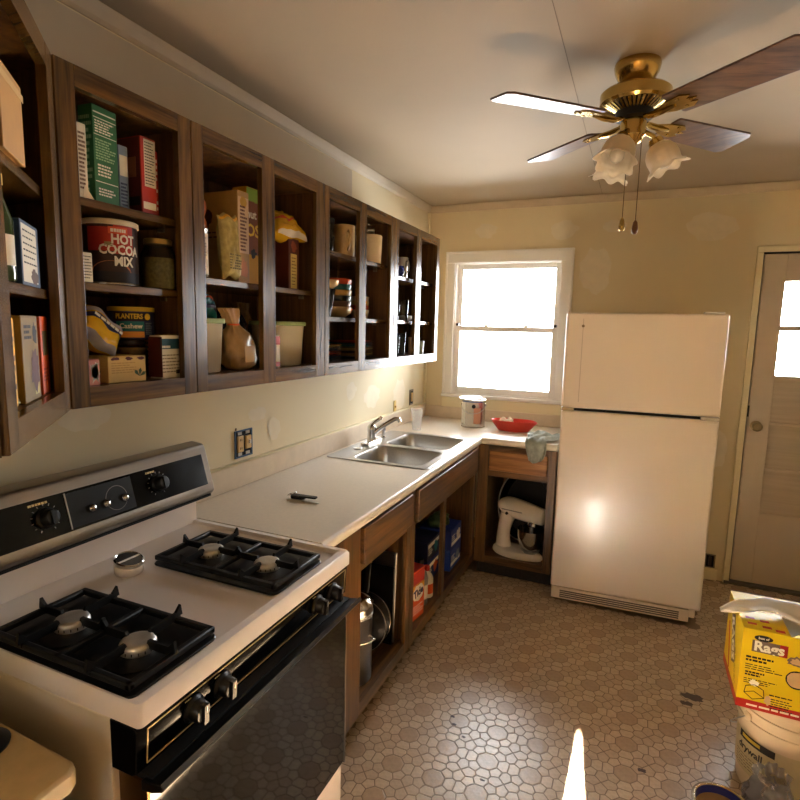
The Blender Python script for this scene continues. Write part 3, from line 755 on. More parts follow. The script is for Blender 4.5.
# grates, burners
def grate(yc, yrot):
    g = MB(); x0, x1, y0, y1 = .285, .695, yc - .110, yc + .110; z0, z1 = .920, .934
    xm = (x0 + x1) / 2
    for a in (x0, xm - .007, x1 - .014): g.box(a, a + .014, y0, y1, z0, z1)
    for a in (y0, y1 - .014): g.box(x0, x1, a, a + .014, z0, z1)
    MB().prism(rr(x0 - .006, x1 + .006, y0 - .006, y1 + .006, .02), .9065, .912).build('burner_tray', mat('tray_black', (12, 12, 12), .3), st, bevel=.002)
    gg = g.build('grate', M_iron, st, bevel=.003)
    fb = MB()
    for cx in (x0 + .105, x1 - .105):
        for ang, l0, l1 in ((0, .028, .100), (90, .028, .112), (180, .028, .100), (270, .028, .112), (45, .09, .13)):
            if ang == 45: continue
            m_ = T(cx, yc, 0) @ RZ(R(ang))
            fb.prism([(l0, .934), (l0 + .004, .944), (l1 - .012, .944), (l1 + .002, .958), (l1 + .006, .934)], -.0035, .0035, 'y', m_)
            fb.box(l0, l1, -.0035, .0035, .926, .935, m_)
    fb.build('grate_fingers', M_iron, gg)
    for cx in (x0 + .105, x1 - .105):
        MB().lathe([(.080, .912), (.082, .914), (.060, .9145), (.045, .9155), (.001, .9155)], 24, T(cx, yc, 0)).build('drip_bowl', M_iron, st, smooth=40)
        bh = MB().lathe([(.035, .914), (.037, .918), (.036, .930), (.033, .935), (.026, .937), (.012, .936), (.001, .936)], 24, T(cx, yc, 0)).build('burner_head', mat('burner_aluminium', (214, 208, 198), .4, .8, var=.2, vscale=(30, 30, 30)), st, smooth=50)
        nb = MB()
        for a in range(0, 360, 20): nb.box(.030, .0372, -.0010, .0010, .919, .925, T(cx, yc, 0) @ RZ(R(a)))
        nb.build('burner_ports', M_dark, bh)
grate(.168, 0); grate(-.262, 0)
# front: control panel, knobs, handle, oven door, drawer
fp = MB().prism([(.66, .868), (.722, .868), (.728, .862), (.722, .776), (.712, .770), (.66, .770)], -.388, .379, 'y').build('control_panel', M_blackglass, st, bevel=.002)
fcp = frame((.7255, 0, .820), (0, 1, 0), (.07, 0, 1))
b = MB(fcp)
for (x0, x1, y0, y1) in [(-.366, .366, .0345, .0362), (-.366, .366, -.0352, -.0335), (-.366, -.3643, -.0352, .0362), (.3643, .366, -.0352, .0362)]: b.box(x0, x1, y0, y1, .0005, .0022)
b.build('gold_border', M_gold, fp)
for y in (-.254, -.172, .206, .288):
    kb = MB(fcp).lathe([(.027, 0), (.0275, .004), (.022, .009), (.020, .026), (.017, .029), (.001, .030)], 20, T(y, 0, .0015)).box(y - .006, y + .006, -.020, .020, .024, .038).build('burner_knob', M_black, fp, smooth=40)
    MB(fcp).box(y - .001, y + .001, .004, .018, .0382, .0388).build('pointer_line', M_white, kb)
    print_lines(fcp @ T(y - .012, .0275, .0025), .022, .005, 1, M_gold, fp, seed=int(y * 900) + 3)
od = MB().box(.662, .722, -.372, .372, .205, .752).build('oven_door', M_black, st, bevel=.004)
MB().box(.7222, .7300, -.368, .368, .212, .735).build('door_glass', M_ovenglass, od, bevel=.002)
MB().box(.66, .7315, .3685, .3735, .205, .752).build('door_edge_trim', M_satin, od)
MB().box(.66, .7315, -.3735, -.3685, .205, .752).build('door_edge_trim', mat('bronze_trim', (120, 84, 44), .3, .8), od)
MB().prism([(.722, .738), (.748, .742), (.772, .752), (.778, .762), (.772, .768), (.745, .762), (.722, .760)], -.379, .379, 'y').build('door_handle', M_black, od, bevel=.003)
MB().prism([(.770, .7688), (.7785, .7622), (.7800, .7635), (.772, .7705)], -.379, .379, 'y').build('handle_trim', mat('dark_chrome', (120, 124, 132), .15, 1.0), od)
MB().box(.705, .742, -.37, .37, .7535, .7655).build('vent_slot', M_dark, od)
MB().box(.662, .718, -.374, .374, .045, .196).build('storage_drawer', M_stove, st, bevel=.006)

# ------------------------------------------------------------------ cabinet left of the range with its own worktop
nc = thing('side_cabinet', 'tan laminate topped wood cabinet at the left of the range', 'cabinet', (0, -1.0, 0))
M_tan = mat('tan_laminate', (206, 176, 122), .4, var=.1, vscale=(40, 40, 40))
poly = [(.003, .165), (.68, .146), (.694, .140), (.702, .125), (.703, -.233), (.003, -.233)]
MB().prism(poly, .822, .860).build('worktop', M_tan, nc, bevel=.006)
MB().prism([(.003, .150), (.66, .130), (.66, -.233), (.003, -.233)], .10, .8215).build('carcass', WB['z'], nc)
MB().box(.05, .61, -.22, .12, .001, .10).build('toe_kick', WB['y'], nc)
MB().box(.66, .678, -.20, .10, .66, .80).build('drawer_front', WB['y'], nc, bevel=.004)
MB().box(.66, .678, -.20, .10, .12, .64).build('door_front', WB['z'], nc, bevel=.004)
# ------------------------------------------------------------------ ceiling fan
fan = thing('ceiling_fan', 'brass ceiling fan with walnut blades and frosted tulip lights', 'ceiling fan', (1.425, .70, H))
M_blade = wood('blade_wood', (70, 46, 32), (118, 84, 60), 'x', .35, .3, 1.2)
M_blade_b = mat('blade_back', (196, 186, 172), .4, var=.1, vscale=(3, 30, 30))
MB().lathe([(.072, -.0005), (.074, -.010), (.070, -.030), (.052, -.062), (.034, -.072), (.001, -.073)], 32).build('canopy', M_brass, fan, smooth=40)
MB().lathe([(.018, -.06), (.018, -.085)], 16).build('neck', M_brass, fan)
mo = MB().lathe([(.001, -.078), (.06, -.080), (.104, -.088), (.113, -.096), (.113, -.128), (.104, -.136)], 40).build('motor_housing', M_brass, fan, smooth=40)
vb = MB()
for i in range(40):
    m_ = RZ(2 * math.pi * i / 40)
    vb.add([(.100, -.0045, -.134), (.100, .0045, -.134), (.062, .0028, -.152), (.062, -.0028, -.152), (.098, -.0045, -.137), (.098, .0045, -.137), (.062, .0028, -.155), (.062, -.0028, -.155)],
           [(0, 1, 2, 3), (7, 6, 5, 4), (0, 4, 5, 1), (1, 5, 6, 2), (2, 6, 7, 3), (3, 7, 4, 0)], m_)
vb.build('vent_ring', M_brass, mo)
MB().lathe([(.094, -.130), (.060, -.147), (.001, -.147)], 32).build('vent_core', M_dark, mo)
MB().lathe([(.060, -.147), (.060, -.176), (.045, -.180), (.001, -.180)], 24).build('flywheel', M_black, fan, smooth=40)
MB().lathe([(.001, -.178), (.040, -.180), (.042, -.19), (.042, -.232), (.034, -.238), (.030, -.250), (.012, -.262), (.001, -.264)], 28).build('switch_housing', M_brass, fan, smooth=40)
BA = [-138.0, 137.0, 47.0, -41.0]
for i, a in enumerate(BA):
    m_ = RZ(R(a)) @ T(0, 0, -.178) @ RX(R(-11))
    e_ = .045 if i == 3 else 0.0
    out = [(.150, -.050), (.155, -.058), (.495 + e_, -.070), (.515 + e_, -.053), (.515 + e_, .053), (.495 + e_, .070), (.155, .058), (.150, .050)]
    bl = MB(m_).prism(out, -.0035, .0035).build('blade', M_blade, fan, bevel=.0015)
    ir = MB(m_)
    ir.prism([(.05, -.014), (.10, -.012), (.145, -.030), (.20, -.036), (.225, -.020), (.205, -.010), (.235, 0), (.205, .010), (.225, .020), (.20, .036), (.145, .030), (.10, .012), (.05, .014)], -.0085, -.0038)
    ir.tube([(.045, 0, .0), (.08, 0, -.012), (.12, 0, -.014), (.16, 0, -.009)], [.008, .008, .007, .005], 8)
    bi = ir.build('blade_iron', M_brass, bl, smooth=40)
    sc_ = MB(m_)
    for (x, y) in ((.185, -.024), (.185, .024), (.215, 0)): sc_.lathe([(.006, -.0085), (.005, -.011), (.001, -.012)], 8, T(x, y, 0))
    sc_.build('blade_screws', M_brass, bi)
# tulip lights
M_frost = sheer('frosted_glass', (240, 228, 208), .45)
def tulip(ang, tilt=26):
    m_ = RZ(R(ang)) @ T(.022, 0, -.232)
    MB(m_).tube([(-.012, 0, .012), (.02, 0, .010), (.042, 0, -.002), (.052, 0, -.022)], .008, 10).build('light_arm', M_brass, fan, smooth=50)
    mt = m_ @ T(.050, 0, -.016) @ RY(R(-tilt))
    ho = MB(mt).lathe([(.001, .006), (.020, .004), (.024, -.004), (.024, -.026), (.001, -.026)], 18).build('lamp_holder', M_brass, fan, smooth=40)
    def fn(u, v):
        a = 2 * math.pi * u
        prof = [(.024, -.016), (.038, -.026), (.050, -.046), (.053, -.066), (.050, -.084), (.053, -.096), (.066, -.104)]
        t = v * 6; k = min(int(t), 5); q = t - k
        r = prof[k][0] * (1 - q) + prof[k + 1][0] * q; z = prof[k][1] * (1 - q) + prof[k + 1][1] * q
        w = max(0, v - .55) / .45
        r *= 1 + .10 * w * math.cos(7 * a); z += -.006 * w * math.cos(7 * a)
        r *= 1 + .02 * math.cos(12 * a)
        return (r * math.cos(a), r * math.sin(a), z)
    sh = MB(mt).grid(fn, 48, 22, closed_u=True).build('tulip_shade', M_frost, ho, smooth=70, solid=.002)
    MB(mt).lathe([(.012, -.026), (.013, -.04), (.022, -.062), (.024, -.078), (.018, -.094), (.001, -.101)], 16).build('bulb', mat('bulb_glass', (240, 236, 226), .25), ho, smooth=60)
for a in (-112, 8, 128): tulip(a)
# pull chains
for (x, y, zb_, m_, nm) in ((-.012, -.035, -.545, M_brass, 'brass'), (.030, -.030, -.555, mat('wood_fob', (120, 74, 36), .5), 'wood')):
    ch = MB().tube([(x, y, -.24), (x, y, zb_ + .04)], .0014, 6).build('pull_chain', mat('chain', (90, 74, 50), .4, .7), fan)
    MB().lathe([(.002, zb_ + .042), (.007, zb_ + .034), (.0105, zb_ + .014), (.009, zb_), (.004, zb_ - .004), (.001, zb_ - .004)], 14, T(x, y, 0)).build('chain_fob', m_, ch, smooth=50)
# ------------------------------------------------------------------ builders for packed goods
M_paper = mat('white_paper', (222, 212, 192), .7, var=.06, vscale=(30, 30, 30))
M_ink = mat('black_ink', (26, 22, 20), .6)
M_inkw = mat('white_ink', (236, 230, 216), .6)
M_inky = mat('yellow_ink', (230, 190, 60), .6)
def P(name, rgb, rough=.5): return mat('card_' + name, rgb, rough, var=.10, vscale=(25, 25, 25))
GREEN, BLUE, RED, DKRED = P('green', (46, 110, 66)), P('blue', (120, 136, 158)), P('red', (176, 42, 30)), P('dark_red', (84, 26, 20))
BEIGE, KRAFT, YEL, ORNG = P('beige', (206, 172, 98)), P('kraft', (190, 140, 72)), P('yellow', (226, 168, 30)), P('orange', (214, 84, 30))
TAN, TEAL, NAVY, BROWN, PINK = P('tan', (190, 150, 92)), P('teal', (24, 120, 126)), P('navy', (28, 34, 78)), P('brown', (90, 52, 28)), P('pink', (196, 120, 100))
LIME = P('lime', (130, 170, 40))
def carton(label, x1, y0, y1, z0, h, dep, m, rz=0.0, cat='box', name='carton', group=None):
    """cardboard box: front (facing +x) at x1, between y0 and y1, dep deep; returns thing, front frame, side frame"""
    w = y1 - y0
    t = thing(name, label, cat, (x1 - dep / 2, (y0 + y1) / 2, z0 + .0006), rz, group)
    bd = MB().box(-dep / 2, dep / 2, -w / 2, w / 2, 0, h - .0015).build('carton_body', m, t, bevel=.0015)
    MB().box(-dep / 2 + .001, dep / 2 - .001, -w / 2 + .001, w / 2 - .0008, h - .0018, h).build('top_flap', m, t, bevel=.0004)
    MB().box(-dep / 2 + .004, dep / 2 - .004, -.0008, .0008, h - .0002, h + .0003).build('flap_seam', M_dark, t)
    return t, frame((dep / 2, 0, h / 2), (0, 1, 0), (0, 0, 1)), frame((0, -w / 2, h / 2), (1, 0, 0), (0, 0, 1))
def face(r, a, z):  # frame on a round can facing angle a (degrees)
    c, s = math.cos(R(a)), math.sin(R(a)); return frame((r * c, r * s, z), (-s, c, 0), (0, 0, 1))
def bag_fn(w, d, h, seed, pinch=.78, neck=.22, flare=.45, wr=.12, lean=(0, 0)):
    ofs = Vector((seed * 3.7, seed * 1.3, seed * .7))
    def fn(u, v):
        a = 2 * math.pi * u; c, s = math.cos(a), math.sin(a)
        e = .7; cx = math.copysign(abs(c) ** e, c); sy = math.copysign(abs(s) ** e, s)
        if v < .12: k = .55 + .45 * math.sin(v / .12 * math.pi / 2)
        elif v < pinch: q = (v - .12) / (pinch - .12); k = 1 - (1 - neck) * q ** 3
        else: q = (v - pinch) / (1 - pinch); k = neck + (flare - neck) * math.sin(q * math.pi / 2)
        k *= 1 + .16 * math.sin(a * 11 + seed) * max(0, v - .35) + .10 * math.sin(a * 5 + seed * 2 + v * 6) * v
        p = Vector((cx * d / 2 * k, sy * w / 2 * k, v * h))
        nz = noise.noise(p * 28 + ofs) * wr + noise.noise(p * 70 + ofs) * wr * .4
        am = 1 + nz * min(1, v * 8)
        return (p.x * am + lean[0] * v * v * h, p.y * am + lean[1] * v * v * h, p.z)
    return fn
def bag(label, x, y, z, w, d, h, m, seed, cat='bag', name='food_bag', group=None, rz=0, rot=None, part='bag_skin', **kw):
    t = thing(name, label, cat, (x, y, z + .0006), rz, group)
    b = MB(rot) if rot is not None else MB()
    vs_fn = bag_fn(w, d, h, seed, **kw)
    b.grid(vs_fn, 40, 26, closed_u=True)
    n0 = len(b.v) - 40; b.f.append(tuple(range(40))[::-1]); b.f.append(tuple(range(n0, n0 + 40)))
    if rot is not None:
        zm = min(p.z for p in b.v); b.v = [p - Vector((0, 0, zm)) for p in b.v]
    o = b.build(part, m, t, smooth=80)
    return t, o

def pillow(label, fr, w, h, th, m, seed, loc, stripes=(), name='food_bag', rz=0, wr=.5):
    """flat-ended plump packet; fr is its local frame, stripes = (v0, v1, material, name) bands across the front"""
    t = thing(name, label, 'bag', loc, rz)
    ofs = Vector((seed, seed * 2.1, .3))
    def pt(u, v, side, off=0.0):
        a, c = u * 2 - 1, v * 2 - 1
        z = th / 2 * (max(0, 1 - abs(a) ** 3) * max(0, 1 - abs(c) ** 4)) ** .55
        nz = noise.noise(Vector((a * 2.3, c * 2.3, side)) + ofs) * .35 + noise.noise(Vector((a * 6, c * 6, side)) + ofs) * .16
        z = z * (1 + nz * wr) + off
        x = a * w / 2 * (1 - .10 * (1 - c * c)) ; y = c * h / 2 + .006 * math.sin(a * 5 + seed)
        return (x, y, side * z)
    b = MB(fr)
    b.grid(lambda u, v: pt(u, v, 1), 26, 26); b.grid(lambda u, v: pt(u, v, -1), 26, 26)
    b.build('bag_skin', m, t, smooth=80)
    for (v0, v1, sm, sn) in stripes:
        MB(fr).grid(lambda u, v: pt(.02 + u * .96, v0 + (v1 - v0) * v, 1, .0008), 24, 8).build(sn, sm, t, smooth=80)
    return t
M_poly = mat('printed_poly', (228, 180, 40), .22, var=.1, vscale=(20, 20, 20))
M_clear = thin_glass('clear_plastic', (.96, .95, .92), .05, .12)
M_tub = mat('translucent_tub', (226, 214, 192), .3, trans=.3, ior=1.15)
M_rice = mat('rice', (206, 178, 130), .8, var=.15, vscale=(150, 150, 150))
M_sugar = mat('sugar', (232, 214, 178), .8, var=.06, vscale=(90, 90, 90))
M_jar = thin_glass('jar_glass', (.86, .88, .82), .06)
M_herb = mat('dried_herb', (150, 132, 78), .8, var=.4, vscale=(120, 120, 120))

S1, S2, S3 = 1.868, 1.676, ZB + .046
# --- narrow cabinet, top shelf
t, f, s_ = carton('slim white packet at the left end of the top shelf', .290, -.498, -.474, S1, .165, .05, M_paper)
print_lines(f, .018, .13, 14, BROWN, t)
MB().add([(.026, -.004, .0), (.030, .022, .0), (.026, .002, .03)], [(0, 1, 2)]).build('torn_flap', M_paper, t, solid=.0008)
t, f, s_ = carton('tall green carton covered in white print on the top shelf', .280, -.452, -.382, S1, .222, .045, GREEN, R(4))
for z, hh in ((.095, .003), (.083, .002), (.045, .0015), (-.062, .002)): panel(f, .064, hh, M_inkw, t, cy=z, name='printed_rule')
print_lines(f @ T(0, .064, 0), .058, .03, 5, M_inkw, t, seed=4); print_lines(f @ T(0, .012, 0), .058, .05, 8, mat('pale_green_ink', (150, 186, 140), .6), t, seed=5)
print_lines(f @ T(0, -.035, 0), .05, .03, 4, M_inkw, t, seed=6); print_lines(f @ T(0, -.085, 0), .05, .02, 3, M_inkw, t, seed=9)
print_lines(s_, .038, .18, 12, mat('pale_green_ink', (150, 186, 140), .6), t, seed=7)
t, f, s_ = carton('grey-blue carton squeezed beside the green carton', .262, -.366, -.338, S1, .158, .07, BLUE)
panel(f, .022, .05, M_paper, t, cy=.03); print_lines(f @ T(0, -.04, 0), .02, .06, 7, NAVY, t)
t, f, s_ = carton('red carton with a white nutrition panel on the top shelf', .285, -.318, -.270, S1, .192, .085, RED)
panel(f, .036, .118, M_paper, t, cx=.004, cy=.032); print_lines(f @ T(.004, .032, .0004), .032, .11, 15, M_ink, t, seed=3, fill=.35)
panel(f, .04, .018, M_inkw, t, cy=-.075)
panel(s_, .078, .186, DKRED, t); panel(s_ @ T(0, 0, .0005), .05, .05, P('photo_tan', (150, 92, 58)), t, cy=.02); panel(s_ @ T(0, 0, .0005), .07, .022, M_ink, t, cy=-.065)
t, f, s_ = carton('thin red carton at the right end of the top shelf', .258, -.262, -.238, S1, .176, .08, RED)
print_lines(f, .018, .14, 9, M_inkw, t, seed=8); print_lines(s_, .06, .1, 6, M_inkw, t, seed=10)
# --- narrow cabinet, middle shelf
t = thing('cocoa_can', 'large red and brown hot cocoa mix can with white lettering', 'can', (.222, -.368, S2 + .0006))
CR = .066; CH = .160
M_can = mat('can_steel', (190, 184, 174), .25, 1.0)
MB().lathe([(CR - .004, 0), (CR, .002), (CR, .005), (CR - .0016, .007), (CR - .0016, CH - .012), (CR, CH - .010), (CR, CH - .004), (CR - .005, CH - .004), (CR - .006, CH - .010), (.001, CH - .010)], 48).build('can_body', M_can, t, smooth=40)
MB().lathe([(CR + .002, CH - .012), (CR + .002, CH), (CR - .002, CH + .002), (.001, CH + .002)], 48).build('plastic_lid', mat('lid_white', (226, 214, 190), .4), t, smooth=40)
cr = CR - .0014
MB().lathe([(cr, .008), (cr, CH - .013)], 48, cap=False).build('label_wrap', P('cocoa_brown', (52, 26, 18)), t, smooth=60)
fa = -16
panel(face(cr, fa - 34, .112), .085, .058, RED, t, bend=cr, t=.0006, name='red_field')
panel(face(cr, fa + 6, .112), .05, .07, RED, t, bend=cr, t=.0005, name='red_field')
panel(face(cr, fa - 6, .134), .046, .017, P('orange_red', (222, 92, 56)), t, bend=cr, t=.0008, name='maker_badge')
print_lines(face(cr + .0012, fa - 6, .134), .036, .009, 1, M_inkw, t, bend=cr, fill=.9, ragged=0, name='maker_name')
bm_ = MB(); fr0 = face(cr, fa - 22, .0)
q = [(0, .052, 0)] + [(.048 * math.cos(R(a)), .030 + .030 * math.sin(R(a)), 0) for a in range(0, 181, 12)]
vs = [((cr + .0009) * math.sin(x / cr), y, (cr + .0009) * math.cos(x / cr) - cr) for x, y, z in q]
bm_.add(vs[1:], [tuple(range(len(vs) - 1))], fr0).build('cup_picture', P('cocoa_tan', (186, 110, 66)), t)
panel(face(cr, fa - 5, .020), .13, .026, P('dark_band', (30, 24, 30)), t, bend=cr, t=.0012, name='dark_band')
for word, zz, off in (('HOT', .112, 4), ('COCOA', .086, -2), ('MIX', .058, 4)):
    text(word, .032, M_inkw, t, face(cr + .0014, fa + off, zz), bold=.0011, bend=cr, sx=.86)
panel(face(cr, fa - 14, .100), .018, .011, P('badge_olive', (140, 124, 84)), t, bend=cr, t=.0016, cx=-.014, name='oval_badge')
t, f, s_ = carton('little white box left of the cocoa can', .296, -.505, -.478, S2, .068, .05, M_paper)
print_lines(f, .022, .056, 8, M_ink, t, fill=.3); print_lines(s_, .04, .05, 7, M_ink, t, fill=.3, seed=4)
def jar(label, x, y, z, r, h, fill, lidm, fillm, glassm, name='jar', group=None, liph=.014, lab=None):
    t = thing(name, label, 'jar', (x, y, z + .0006), 0, group)
    MB().lathe([(.001, 0), (r * .92, 0), (r, .004), (r, h * .70), (r * .82, h * .84), (r * .78, h - liph)], 28, cap=False).build('glass_body', glassm, t, smooth=50)
    MB().lathe([(.001, .002), (r * .9, .002), (r - .002, .005), (r - .002, h * fill), (.001, h * fill + .002)], 24, cap=False).build('contents', fillm, t, smooth=50)
    MB().lathe([(r * .84, h - liph), (r * .84, h - .002), (r * .80, h), (.001, h)], 28).build('lid', lidm, t, smooth=40)
    if lab: panel(face(r, -35, h * .38), r * 1.6, h * .4, lab, t, bend=r, t=.0006, name='paper_label')
    return t
jar('glass jar of dried herbs with a brass lid right of the cocoa can', .262, -.251, S2, .044, .134, .62, mat('brass_lid', (190, 160, 96), .35, .8), M_herb, M_jar)
jar('dark slim jar behind the little white box', .130, -.470, S2, .030, .155, .85, M_black, mat('dark_spice', (40, 28, 18), .8), M_jar)
jar('jar with a yellow lid behind the cocoa can', .085, -.245, S2, .036, .166, .8, mat('yellow_lid', (190, 160, 40), .4), mat('olive_fill', (96, 84, 40), .8), M_jar, lab=M_paper)
# --- narrow cabinet, bottom shelf
t, f, s_ = carton('small pink patterned packet at the left of the bottom shelf', .308, -.512, -.482, S3, .062, .04, PINK)
r_ = random.Random(3)
b = MB()
for k in range(14): b.add([(-.012 + r_.random() * .02 + dx, -.028 + r_.random() * .05 + dy, .0006) for dx, dy in ((0, 0), (.007, .001), (.006, .006), (.001, .007))], [(0, 1, 2, 3)], f)
b.build('printed_flecks', M_paper, t)
t, f, s_ = carton('beige tea carton with a green leaf on the bottom shelf', .300, -.448, -.340, S3, .066, .105, BEIGE, R(-3))
print_lines(f @ T(-.01, .004, 0), .07, .03, 5, P('straw', (176, 140, 70)), t, fill=.4)
for x in (-.035, .005, .04): blob(f @ T(x, .027, 0), .024, .008, DKRED, t, 'printed_emblem', int(x * 999))
b = MB()
for a in (30, 80, 130): b.add([(.034, -.02, .0006), (.034 + .016 * math.cos(R(a - 18)), -.02 + .016 * math.sin(R(a - 18)), .0006), (.034 + .022 * math.cos(R(a)), -.02 + .022 * math.sin(R(a)), .0006), (.034 + .016 * math.cos(R(a + 18)), -.02 + .016 * math.sin(R(a + 18)), .0006)], [(0, 1, 2, 3)], f)
b.build('printed_leaf', P('leaf', (60, 84, 30)), t)
blob(s_ @ T(.0, -.008, 0), .05, .03, P('leaf', (60, 84, 30)), t, 'printed_leaf_side', 3)
fpk = Matrix.Translation((0, 0, .052)) @ frame((0, 0, 0), (.15, .75, -.62), (-.42, .62, .66))
pillow('yellow baking-chip bag slumped on the beige tea carton', fpk, .125, .100, .062, M_poly, 4, (.235, -.425, S3 + .0760),
       ((.52, .68, NAVY, 'navy_stripe'), (.72, .90, P('lavender', (170, 156, 160)), 'pale_stripe'), (.0, .12, P('bag_grey', (150, 146, 150)), 'grey_end')), wr=.4)
print_lines(fpk @ T(0, .010, .0335), .085, .010, 1, M_inkw, bpy.data.objects[[o.name for o in bpy.data.objects if o.get('label', '').startswith('yellow baking-chip')][0]], fill=.9, ragged=0, name='stripe_lettering')
jar('squat jar under the blue nut can', .185, -.288, S3, .045, .104, .8, mat('dark_lid', (36, 30, 40), .4), mat('brown_fill', (120, 92, 56), .8), M_jar, lab=BEIGE)
t = thing('nut_can', 'blue cashew can with yellow lid stacked on a jar', 'can', (.195, -.290, S3 + .106))
NR, NH = .058, .088
MB().lathe([(NR - .003, 0), (NR, .002), (NR, NH - .012), (NR - .002, NH - .008), (.001, NH - .008)], 40).build('can_body', P('can_navy', (30, 40, 92)), t, smooth=40)
MB().lathe([(NR + .0015, NH - .012), (NR + .0015, NH - .001), (NR - .002, NH), (.001, NH)], 40).build('plastic_lid', mat('yellow_lid2', (214, 178, 50), .4), t, smooth=40)
nf = -34
panel(face(NR, nf - 6, .062), .096, .022, P('can_black', (36, 26, 30)), t, bend=NR, t=.0005, name='name_band')
text('PLANTERS', .0185, M_inky, t, face(NR + .0008, nf - 12, .062), bold=.0006, bend=NR, sx=.82)
MB().lathe([(.009, 0), (.009, .0006), (.001, .0007)], 16, face(NR + .0004, nf + 36, .062)).build('round_emblem', M_inky, t)
panel(face(NR, nf - 10, .036), .072, .026, TEAL, t, bend=NR, t=.0006, name='teal_field')
text('Cashew', .0180, M_inkw, t, face(NR + .0009, nf - 8, .036), bold=.0004, bend=NR)
panel(face(NR, nf - 10, .014), .072, .016, P('nut_orange', (226, 150, 60)), t, bend=NR, t=.0006, name='orange_field')
print_lines(face(NR, nf + 42, .03), .024, .034, 7, BLUE, t, bend=NR)
t, f, s_ = carton('white carton with teal top band at the right of the bottom shelf', .304, -.292, -.216, S3, .118, .042, M_paper)
panel(f, .079, .028, P('deep_teal', (20, 70, 84)), t, cy=.036, name='teal_band'); print_lines(f @ T(-.02, .028, .0005), .028, .007, 1, M_inkw, t, fill=.9, ragged=0)
print_lines(f @ T(0, -.018, 0), .068, .055, 6, P('grey_ink', (120, 106, 90)), t, fill=.35); panel(f, .022, .011, M_ink, t, cx=.024, cy=-.042, name='barcode')
panel(s_, .05, .11, DKRED, t)
t, f, s_ = carton('yellow packet behind the teal-banded carton', .190, -.262, -.214, S3, .150, .05, YEL)
print_lines(f, .04, .1, 8, BROWN, t)
# --- wide cabinet, shelf
S4 = 1.722
t = thing('tin', 'slim silver tin beside the stile of the wide cabinet', 'tin', (.255, -.100, S4 + .0006))
MB().lathe([(.034, 0), (.035, .002), (.0345, .004), (.0345, .138), (.0355, .141), (.0355, .145), (.032, .145), (.031, .140), (.001, .140)], 32).build('can_body', M_can, t, smooth=40)
panel(face(.0345, -35, .07), .075, .12, M_paper, t, bend=.0345, t=.0005, name='paper_label'); print_lines(face(.0353, -10, .07), .02, .1, 12, P('grey_ink', (120, 106, 90)), t, bend=.035)
t = thing('syrup_bottle', 'amber syrup bottle standing on the silver tin', 'bottle', (.255, -.092, S4 + .1462))
MB().lathe([(.001, 0), (.024, 0), (.026, .004), (.026, .02), (.020, .034), (.026, .054), (.027, .074), (.018, .092), (.012, .098)], 28, cap=False).build('amber_body', mat('amber', (150, 72, 26), .2, coat=.4), t, smooth=60)
MB().lathe([(.014, .096), (.014, .112), (.006, .118), (.004, .134), (.001, .135)], 18).build('cap', mat('cap_tan', (206, 160, 110), .4), t, smooth=50)
t, f, s_ = carton('tall tan grain carton in the wide cabinet', .262, .080, .136, S4, .298, .19, TAN)
panel(s_, .185, .290, P('grain_side', (196, 152, 84)), t); blob(s_ @ T(-.04, .07, .0005), .05, .07, BROWN, t, 'printed_picture', 6)
print_lines(s_ @ T(0, .01, .0005), .15, .03, 2, BROWN, t, fill=.3)
panel(f, .052, .18, P('grain_cream', (222, 190, 150)), t, cy=.04); print_lines(f @ T(0, .03, .0005), .034, .15, 13, DKRED, t, seed=5)
blob(f @ T(0, .115, .0006), .034, .034, P('seal_yellow', (206, 160, 60)), t, 'round_seal', 4, rag=.03); blob(f @ T(-.002, -.1, .0004), .04, .06, P('pinkish', (214, 140, 90)), t, 'printed_picture', 9)
t, f, s_ = carton('orange cereal box with a green top band', .235, .158, .275, S4, .330, .06, YEL)
panel(f, .115, .046, LIME, t, cy=.14, name='green_band'); panel(f, .115, .20, P('cereal_brown', (120, 60, 20)), t, cy=.02, name='brown_field')
text('nut', .040, M_inkw, t, f @ T(-.034, .075, .0006), bold=.0008); text('OS', .058, M_inky, t, f @ T(-.026, .020, .0006), bold=.0014)
blob(f @ T(-.024, -.056, .0006), .03, .03, M_ink, t, 'printed_picture', 2); panel(f, .115, .1, YEL, t, cy=-.11, t=.0007, name='yellow_field')
t = pillow('clear bag of oats in front of the tan grain carton', Matrix.Translation((0, 0, .108)) @ frame((0, 0, 0), (0, 1, .04), (-.06, -.04, 1)), .088, .195, .050, mat('oat_bag', (190, 172, 108), .25, var=.3, vscale=(60, 60, 60)), 9, (.276, .020, S4 + .0006), ((.93, .97, YEL, 'yellow_clip'),), wr=.9)
print_lines(frame((.0262, 0, .06), (0, 1, 0), (0, 0, 1)), .055, .05, 6, P('olive_ink', (100, 90, 40)), t, name='printed_lines')
t, f, s_ = carton('dark brown carton carrying the yellow snack bag', .205, .292, .345, S4, .186, .10, BROWN)
print_lines(f, .04, .12, 6, M_inky, t, seed=12)
t, f, s_ = carton('red carton with a pale yellow panel under the snack bag', .270, .352, .420, S4, .188, .07, DKRED)
panel(f, .040, .128, P('pale_yellow', (198, 178, 104)), t, cy=-.026); print_lines(f @ T(0, -.026, .0005), .03, .11, 9, BROWN, t, fill=.3); blob(f @ T(0, .066, .0005), .04, .036, P('rust', (140, 62, 34)), t, 'printed_emblem', 4)
pillow('crumpled yellow snack bag lying on top of the red carton', Matrix.Translation((0, 0, .038)) @ frame((0, 0, 0), (0, 1, .0), (-.75, 0, .66)), .185, .125, .085, M_poly, 12, (.225, .378, S4 + .1960),
       ((.0, .05, M_paper, 'pale_end'), (.40, .47, ORNG, 'orange_stripe')), wr=1.0)
